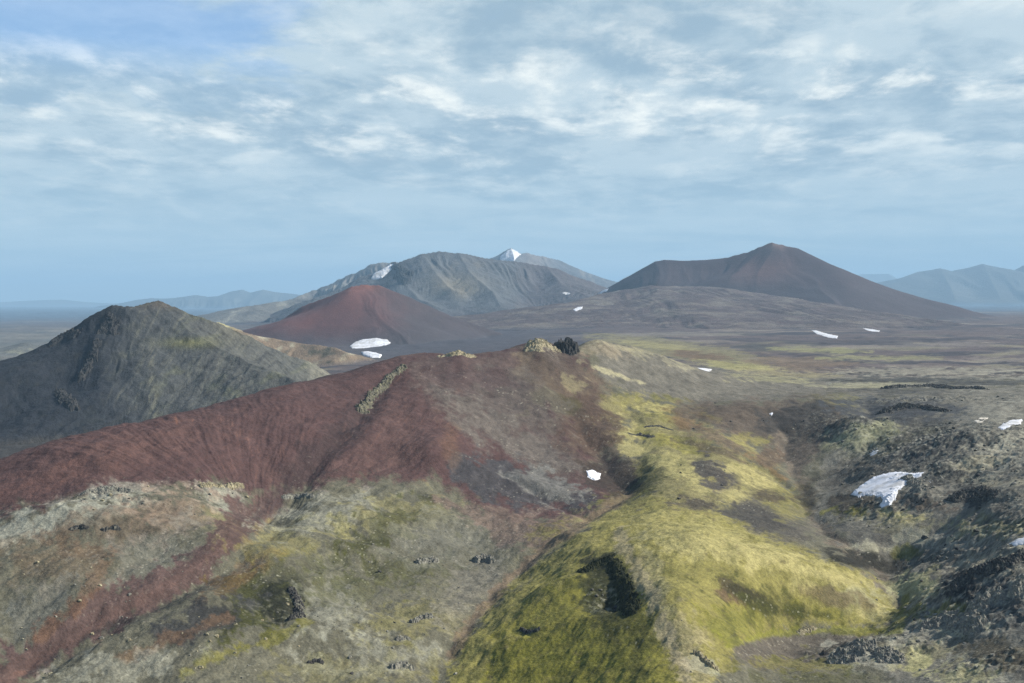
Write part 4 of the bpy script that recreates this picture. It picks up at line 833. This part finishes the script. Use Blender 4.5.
def chunks(name, centres, mat, seed):
    """one mesh of angular blocks; centres = (x, y, z, sx, sy, sz)"""
    import bmesh
    rnd = np.random.RandomState(seed); bm = bmesh.new()
    for (cx, cy, cz, sx, sy, sz) in centres:
        p = rnd.normal(size=(16, 3)); p /= np.linalg.norm(p, axis=1)[:, None]; p *= (.75 + .35 * rnd.rand(16))[:, None]
        p = np.sign(p) * np.abs(p) ** .8 * np.array((sx, sy, sz)); a = rnd.rand() * 6.28; t = rnd.normal() * .25
        c, s = math.cos(a), math.sin(a); p = p @ np.array(((c, s, 0), (-s, c, 0), (0, 0, 1))); c, s = math.cos(t), math.sin(t); p = p @ np.array(((c, 0, s), (0, 1, 0), (-s, 0, c)))
        vs = [bm.verts.new((cx + q[0], cy + q[1], cz + q[2])) for q in p]
        r = bmesh.ops.convex_hull(bm, input=vs); bad = [e for e in r['geom_interior'] + r['geom_unused'] if isinstance(e, bmesh.types.BMVert)]
        if bad: bmesh.ops.delete(bm, geom=list(set(bad)), context='VERTS')
    me = bpy.data.meshes.new(name); bm.to_mesh(me); bm.free(); me.materials.append(mat)
    o = bpy.data.objects.new(name, me); scn.collection.objects.link(o); return o


def cells(x, y, size, seed):
    """angular cells: random height and tilt per cell, and the distance to the cell's centre"""
    u_, v_ = x / size, y / size; iu, iv_ = np.floor(u_).astype(int), np.floor(v_).astype(int)
    bd = np.full(x.shape, 9.0); hh = np.zeros(x.shape)
    for a in (-1, 0, 1):
        for b in (-1, 0, 1):
            h = PERM[(PERM[(iu + a + seed * 57) & 4095] + iv_ + b) & 4095]; h2 = PERM[(h + 911) & 4095]; h3 = PERM[(h2 + 77) & 4095]
            cx, cy = iu + a + h / 4096, iv_ + b + h2 / 4096; ddx, ddy = u_ - cx, v_ - cy; d = ddx * ddx + ddy * ddy; m = d < bd
            hh = np.where(m, h3 / 4096 + (h / 4096 - .5) * ddx * 1.2 + (h2 / 4096 - .5) * ddy * 1.2, hh); bd = np.where(m, d, bd)
    return hh, np.sqrt(bd)


def outcrop(path, width, height, n, mat, label, seed, block=.4, ymin=0, name='rock_outcrop', cat='rock outcrop', flat=1.0, peak=0.0, surf=None, solid=False):
    """jagged outcrop: one broken, blocky surface rising out of the ground along a line"""
    w = [to_world(a, b, surf or gsmooth, ymin) for a, b in path]; yn = min(q[1] for q in w)
    w = [q if q[1] < 1.6 * yn else ((a - CX) / F * yn, yn, 0) for q, (a, b) in zip(w, path)]; w = [(a, b, float((surf or gsmooth)(np.array([a]), np.array([b]))[0])) for a, b, c in w]; o0 = w[0]
    pad = width * 1.6; x0, x1 = min(q[0] for q in w) - pad, max(q[0] for q in w) + pad; y0, y1 = min(q[1] for q in w) - pad, max(q[1] for q in w) + pad
    st = max(.12, min(.3, height * .07), math.sqrt((x1 - x0) * (y1 - y0) / 90000)); gxs = np.arange(x0, x1, st); gys = np.arange(y0, y1, st)
    X, Y = np.meshgrid(gxs, gys); x, y = X.ravel(), Y.ravel()
    d, t, _v = seg_dist(x, y, [(q[0], q[1], 0) for q in w]) if len(w) > 1 else (np.hypot(x - o0[0], y - o0[1]), x * 0, 0)
    L = t.max() + 1e-6
    bs = max(height * block, .5)
    n1 = fbm(x / (width * .8), y / (width * .8), 4, seed, .6)
    body = sstep(1.05, .25, d / width * (1 + .6 * noise(t / (width * 2.2), t * 0, seed + 21)) + 1.0 * n1)
    if peak: body = body * (1 - peak * np.abs(t / L - .5) * 2)
    wx = x + bs * .3 * noise(x / bs, y / bs, seed + 3); wy = y + bs * .3 * noise(x / bs + 7, y / bs, seed + 4)
    h1, _d1 = cells(wx, wy, bs * 1.5, seed); h2, _d2 = cells(wx, wy, bs * .6, seed + 1)
    h = height * flat * body * ((.42 + .42 * h1 + .16 * h2) if not solid else (.74 + .16 * h1 + .10 * h2)) - .12 * height
    gz = (surf or gsurf)(x, y); z = gz + h + .05 * noise(x / .5, y / .5, seed + 8)
    keep = (h > -.02 * height).reshape(X.shape); reach = np.zeros(X.shape, bool)
    i_ = int(np.argmax(h)); reach[i_ // X.shape[1], i_ % X.shape[1]] = True; cnt = 0
    while reach.sum() != cnt:                      # keep the one connected rock
        cnt = reach.sum()
        for _k in range(8):
            g_ = reach.copy(); g_[1:] |= reach[:-1]; g_[:-1] |= reach[1:]; g_[:, 1:] |= reach[:, :-1]; g_[:, :-1] |= reach[:, 1:]; reach = g_ & keep
    keep = reach
    o = grid_mesh(name, X - o0[0], Y - o0[1], (np.maximum(z, gz - .3 - .1 * height) - o0[2]).reshape(X.shape), mat, None, keep.reshape(X.shape), smooth=False)
    o.location = o0; o['label'] = label; o['category'] = cat
    return o


outcrop([(565, 351), (569, 350), (574, 350)], 12, 17, 30, R_BLACK, 'black jagged lava crag standing up on the crater rim beside the ochre crag', 501, .3, name='lava_crag', cat='crag', peak=.3, solid=True)
outcrop([(534, 348), (541, 343), (549, 347)], 11, 6, 60, R_PALE, 'pale ochre crag on the highest point of the red ridge crest', 502, .32, name='ochre_crag', cat='crag', peak=.4)
outcrop([(448, 355), (457, 353), (466, 356)], 9, 4.5, 45, R_PALE, 'low pale yellow crag on the red ridge crest, left of the taller ochre one', 503, .32, name='ochre_crag', cat='crag', peak=.4)
outcrop([(361, 412), (368, 405), (372, 396), (383, 388), (388, 380), (397, 373), (404, 368)], 3.6, 4.6, 110, R_MOSS, 'long mossy rock dyke slanting up the red scree slope', 504, .36, name='rock_dyke', cat='rock dyke')
outcrop([(584, 572), (596, 564), (608, 560)], 4.5, 2.4, 60, R_HOLL, 'black rock rim along the top of the green hollow in the moss ridge', 505, .35, name='cliff_ledge', cat='cliff')
outcrop([(613, 566), (620, 578), (626, 594), (629, 606), (631, 613)], 4.2, 3.4, 130, R_HOLL, 'black cliff face dropping down the right side of the green hollow in the moss ridge', 506, .26, name='cliff', cat='cliff')
outcrop([(418, 564), (427, 562), (436, 563)], 2.2, 3.2, 26, R_GREY, 'dark grey outcrop on the grey slope, left one of the pair above the gully', 507, .34)
outcrop([(477, 562), (484, 557), (491, 563)], 2.6, 3.6, 30, R_GREY, 'pale grey outcrop on the grey slope, right one of the pair, nearest the gully', 508, .32)
outcrop([(412, 622), (421, 619), (431, 618)], 1.8, 2.2, 24, R_GREY, 'small grey outcrop among yellow moss, low on the middle slope', 509, .35)
outcrop([(398, 641), (404, 639), (408, 640)], 1.3, 1.6, 14, R_GREY, 'tiny grey outcrop between the two other low outcrops of the middle slope', 510, .38)
outcrop([(393, 669), (402, 666), (411, 668)], 2.0, 2.6, 26, R_GREY, 'lowest grey outcrop of the middle slope, near the bottom edge', 511, .35)
outcrop([(521, 629), (530, 632), (538, 631)], 1.2, 1.5, 18, R_DARK, 'small black ledge in the bright green moss left of the hollow', 512, .38)
outcrop([(292, 592), (298, 602), (299, 616), (292, 620)], 2.6, 2.6, 60, R_DARK, 'broken black outcrop at the edge of the dark green slope on the left', 513, .3)
outcrop([(309, 664), (316, 663), (322, 664)], 1.0, 1.5, 16, R_DARK, 'short black rock step near the bottom edge, left of the middle slope', 514, .38)
outcrop([(203, 486), (212, 484), (220, 486)], 3, 2.0, 26, R_PALE, 'pale outcrop at the foot of the red scree, left one of two', 515, .35)
outcrop([(229, 488), (234, 486), (241, 487)], 2.6, 2.0, 22, R_PALE, 'pale outcrop at the foot of the red scree, right one of two', 516, .35)
outcrop([(72, 529), (80, 527), (86, 529)], 1.6, 1.8, 18, R_DARK, 'dark rock cluster on the brown bench below the red slope', 517, .35)
outcrop([(104, 530), (111, 528), (119, 530)], 1.6, 1.8, 18, R_DARK, 'dark rock cluster on the brown bench, right of its look-alike', 518, .35)
outcrop([(85, 494), (100, 491), (116, 490), (130, 492)], 3, 2.4, 60, R_GREY, 'pale grey lichen-covered rock band along the top of the left bench', 519, .32)
outcrop([(284, 498), (296, 497), (312, 497)], 2.2, 1.6, 26, R_GREY, 'thin pale rock ledge below the red scree, right of the rill fan', 520, .35)
outcrop([(630, 434), (640, 434), (652, 437)], 2.6, 1.8, 26, R_DARK, 'dark flat rock ledge on the upper moss ridge', 521, .36, flat=.5)
outcrop([(646, 427), (660, 426), (672, 430)], 2.6, 1.8, 26, R_DARK, 'dark flat rock ledge highest on the moss ridge', 522, .36, flat=.5)
outcrop([(843, 660), (856, 652), (868, 650), (882, 653), (888, 660)], 7, 3.0, 170, R_GREY, 'rounded knoll of grey lichen rubble right of the dark gravel bowl', 523, .3, name='rubble_knoll', cat='rock knoll')
outcrop([(930, 628), (945, 620), (962, 622), (975, 630)], 6, 3.0, 130, R_GREY, 'broken grey lava knoll near the lower right corner', 524, .3, name='rubble_knoll', cat='rock knoll')
outcrop([(955, 590), (968, 580), (985, 572), (1003, 566), (1022, 560)], 6, 3.6, 170, R_DARK, 'high black broken lava edge along the right knoll', 525, .27, name='lava_cliff', cat='lava cliff')
outcrop([(975, 610), (990, 600), (1005, 596), (1024, 590)], 7, 4, 130, R_GREY, 'grey broken lava blocks under the black lava edge at the right', 526, .3, name='lava_blocks', cat='lava blocks')
outcrop([(955, 500), (965, 494), (978, 492), (990, 498)], 7, 3.6, 100, R_DARK, 'black lava outcrop right of the large forked snow patch', 527, .27, name='lava_outcrop', cat='lava outcrop')
outcrop([(885, 412), (905, 406), (925, 408), (945, 412)], 9, 3.6, 110, R_DARK, 'long dark lava outcrop along the top of the right hillside', 528, .27, name='lava_outcrop', cat='lava outcrop')
outcrop([(905, 480), (915, 485), (920, 492)], 5, 3.5, 60, R_GREY, 'grey lava rubble under the right tip of the large forked snow patch', 529, .3, name='lava_outcrop', cat='lava outcrop')
outcrop([(697, 655), (705, 662), (712, 668)], 1.8, 1.8, 22, R_PALE, 'pale broken rock step at the near end of the moss ridge', 530, .36)
outcrop([(800, 634), (815, 629)], 1.5, 1.2, 14, R_PALE, 'small pale rock ledge at the far edge of the dark gravel bowl', 531, .36)
outcrop([(890, 388), (930, 386), (980, 389)], 12, 4, 80, R_DARK, 'low dark lava edge on the plain behind the right hillside', 532, .3, name='lava_outcrop', cat='lava outcrop', ymin=1250)

HS = msurf('left')
for pth, wd, ht, lb, sd_ in [
    ([(112, 304), (108, 318), (104, 332)], 12, 9, 'dark rocky rib running down from the left summit of the dark hill', 541),
    ([(96, 345), (90, 362), (82, 378)], 11, 9, 'dark rock rib low on the shadowed left face of the dark hill', 542),
    ([(60, 395), (66, 402), (74, 408)], 12, 9, 'black crag at the foot of the dark hill, left side', 543),
    ([(140, 302), (150, 300), (162, 301)], 9, 5, 'brown rocky crest on the right summit of the dark hill', 544),
    ([(52, 344), (64, 335), (76, 325)], 10, 6, 'jagged crest of the left skyline of the dark hill', 545)]:
    outcrop(pth, wd, ht, 0, R_BLACK if sd_ != 544 else R_MOSS, lb, sd_, .4, name='crag', cat='crag', surf=HS, ymin=1300)
outcrop([(397, 268), (402, 275), (407, 283)], 50, 50, 0, R_BLACK, 'black cliff beside the snowfield at the left shoulder of the grey massif', 546, .4, name='black_cliff', cat='cliff', surf=msurf('massif'), ymin=6000)

# boulders one can count: a few shapes, each placed many times
protos = []
for k in range(6):
    o = chunks('boulder', [(0, 0, .25, 1, .85, .7), (.5, .2, .1, .6, .5, .45)], (R_GREY, R_DARK, R_PALE)[k % 3], 600 + k)
    protos.append(o)
rb = np.random.RandomState(77)
used = [False] * 6
REG = [((20, 560, 130, 670), 30, (0, 2), 'boulder on the grey and red slope at the lower left', .7),
       ((180, 600, 300, 675), 26, (0, 2), 'boulder on the dark green slope left of the middle', .65),
       ((330, 520, 460, 680), 34, (0, 1), 'boulder on the mossy middle slope left of the gully', .7),
       ((640, 560, 720, 675), 5, (2, 0), 'boulder on the crest of the moss ridge', .55),
       ((860, 420, 1020, 540), 34, (0, 1, 0), 'boulder on the dark hillside around the large snow patch', 1.5),
       ((900, 560, 1020, 675), 26, (0, 1, 0), 'boulder among the broken rock near the lower right corner', 1.0),
       ((620, 400, 780, 500), 16, (1,), 'boulder on the upper moss ridge', 1.0),
       ((60, 485, 250, 520), 24, (0, 2), 'boulder on the bench at the foot of the red slope', .8)]
for (xa, ya, xb, yb), cnt, kinds, lab, size in REG:
    for i in range(cnt):
        x, y, z = to_world(xa + rb.rand() * (xb - xa), ya + rb.rand() * (yb - ya)); z = float(gsurf([x], [y])[0])
        k = kinds[rb.randint(len(kinds))] + 3 * rb.randint(2)
        o = protos[k] if not used[k] else protos[k].copy()
        if used[k]: scn.collection.objects.link(o)
        used[k] = True
        sz = size * (.6 + rb.rand() ** 2 * 1.3); o.location = (x, y, z - .1 * sz); o.rotation_euler = (0, 0, rb.rand() * 6.28); o.scale = (sz, sz * (.8 + .4 * rb.rand()), sz)
        o['label'] = ('large ' if sz > size * 1.25 else 'small ' if sz < size * .75 else 'middling ') + ('grey ', 'black ', 'pale ')[k % 3] + lab; o['category'] = 'boulder'; o['group'] = 'boulders ' + lab.split('boulder ')[1]

# loose stones, far too many to count
import bmesh
bm = bmesh.new(); bmesh.ops.create_icosphere(bm, subdivisions=1, radius=1.0)
iv = np.array([v.co for v in bm.verts]); it = np.array([[v.index for v in f.verts] for f in bm.faces]); bm.free()
rq = np.random.RandomState(5); NS = 60000
sx_ = rq.uniform(-60, 1084, NS); Ys = 380 * np.exp(rq.rand(NS) ** .8 * math.log(1250 / 380)); Xs = (sx_ - CX) / F * Ys
rr = rough_at(Xs, Ys); red = (sx_ < 560) & (np.log(Ys) > np.interp(sx_, TX, TL[4])); mossr = (sx_ > 500) & (sx_ < 860) & (rr < .1)
pr = np.clip(.16 + rr * 1.1, 0, 1) * (~red) * np.where(mossr, 0, 1)
cl = fbm(Xs / 16, Ys / 16, 3, 701); pr = pr * sstep(.0, .5, cl) * np.where((sx_ > 380) & (sx_ < 640) & (Ys > 740), .15, 1)
k = rq.rand(NS) < pr; Xs, Ys, rr = Xs[k], Ys[k], rr[k]; ns = len(Xs); Zs = gsurf(Xs, Ys)
sz = (.16 + .6 * rq.rand(ns) ** 5) * (1 + 1.1 * rr) * np.clip(Ys / 600, .7, 1.6)
pts = iv[None] * (.7 + .5 * rq.rand(ns, 12, 1)) * sz[:, None, None] * np.stack([np.ones(ns), .6 + .8 * rq.rand(ns), .5 + .4 * rq.rand(ns)], 1)[:, None, :]
pts = pts + np.stack([Xs, Ys, Zs + .1 * sz], 1)[:, None, :]
tri = (it[None] + (np.arange(ns) * 12)[:, None, None]).reshape(-1, 3)
me = bpy.data.meshes.new('loose_stones'); me.vertices.add(ns * 12); me.vertices.foreach_set('co', pts.astype(np.float32).ravel())
me.loops.add(tri.size); me.loops.foreach_set('vertex_index', tri.astype(np.int32).ravel()); me.polygons.add(len(tri)); me.polygons.foreach_set('loop_start', np.arange(0, tri.size, 3, dtype=np.int32)); me.polygons.foreach_set('loop_total', np.full(len(tri), 3, np.int32)); me.update(calc_edges=True)
cA, cB, cD = C(.15, .148, .12), C(.11, .105, .085), C(.03, .03, .03)
tt = rq.rand(ns); cs = np.where(tt[:, None] < .45, cA, np.where(tt[:, None] < .8, cB, cD)) * (.7 + .6 * rq.rand(ns, 1))
at = me.attributes.new('albedo', 'FLOAT_COLOR', 'POINT'); at.data.foreach_set('color', np.concatenate([np.repeat(cs, 12, 0), np.ones((ns * 12, 1))], 1).astype(np.float32).ravel())
me.materials.append(M_GROUND); o = bpy.data.objects.new('loose_stones', me); scn.collection.objects.link(o); o['kind'] = 'stuff'; o['label'] = 'loose grey stones scattered over the slopes'
print('stones', ns)
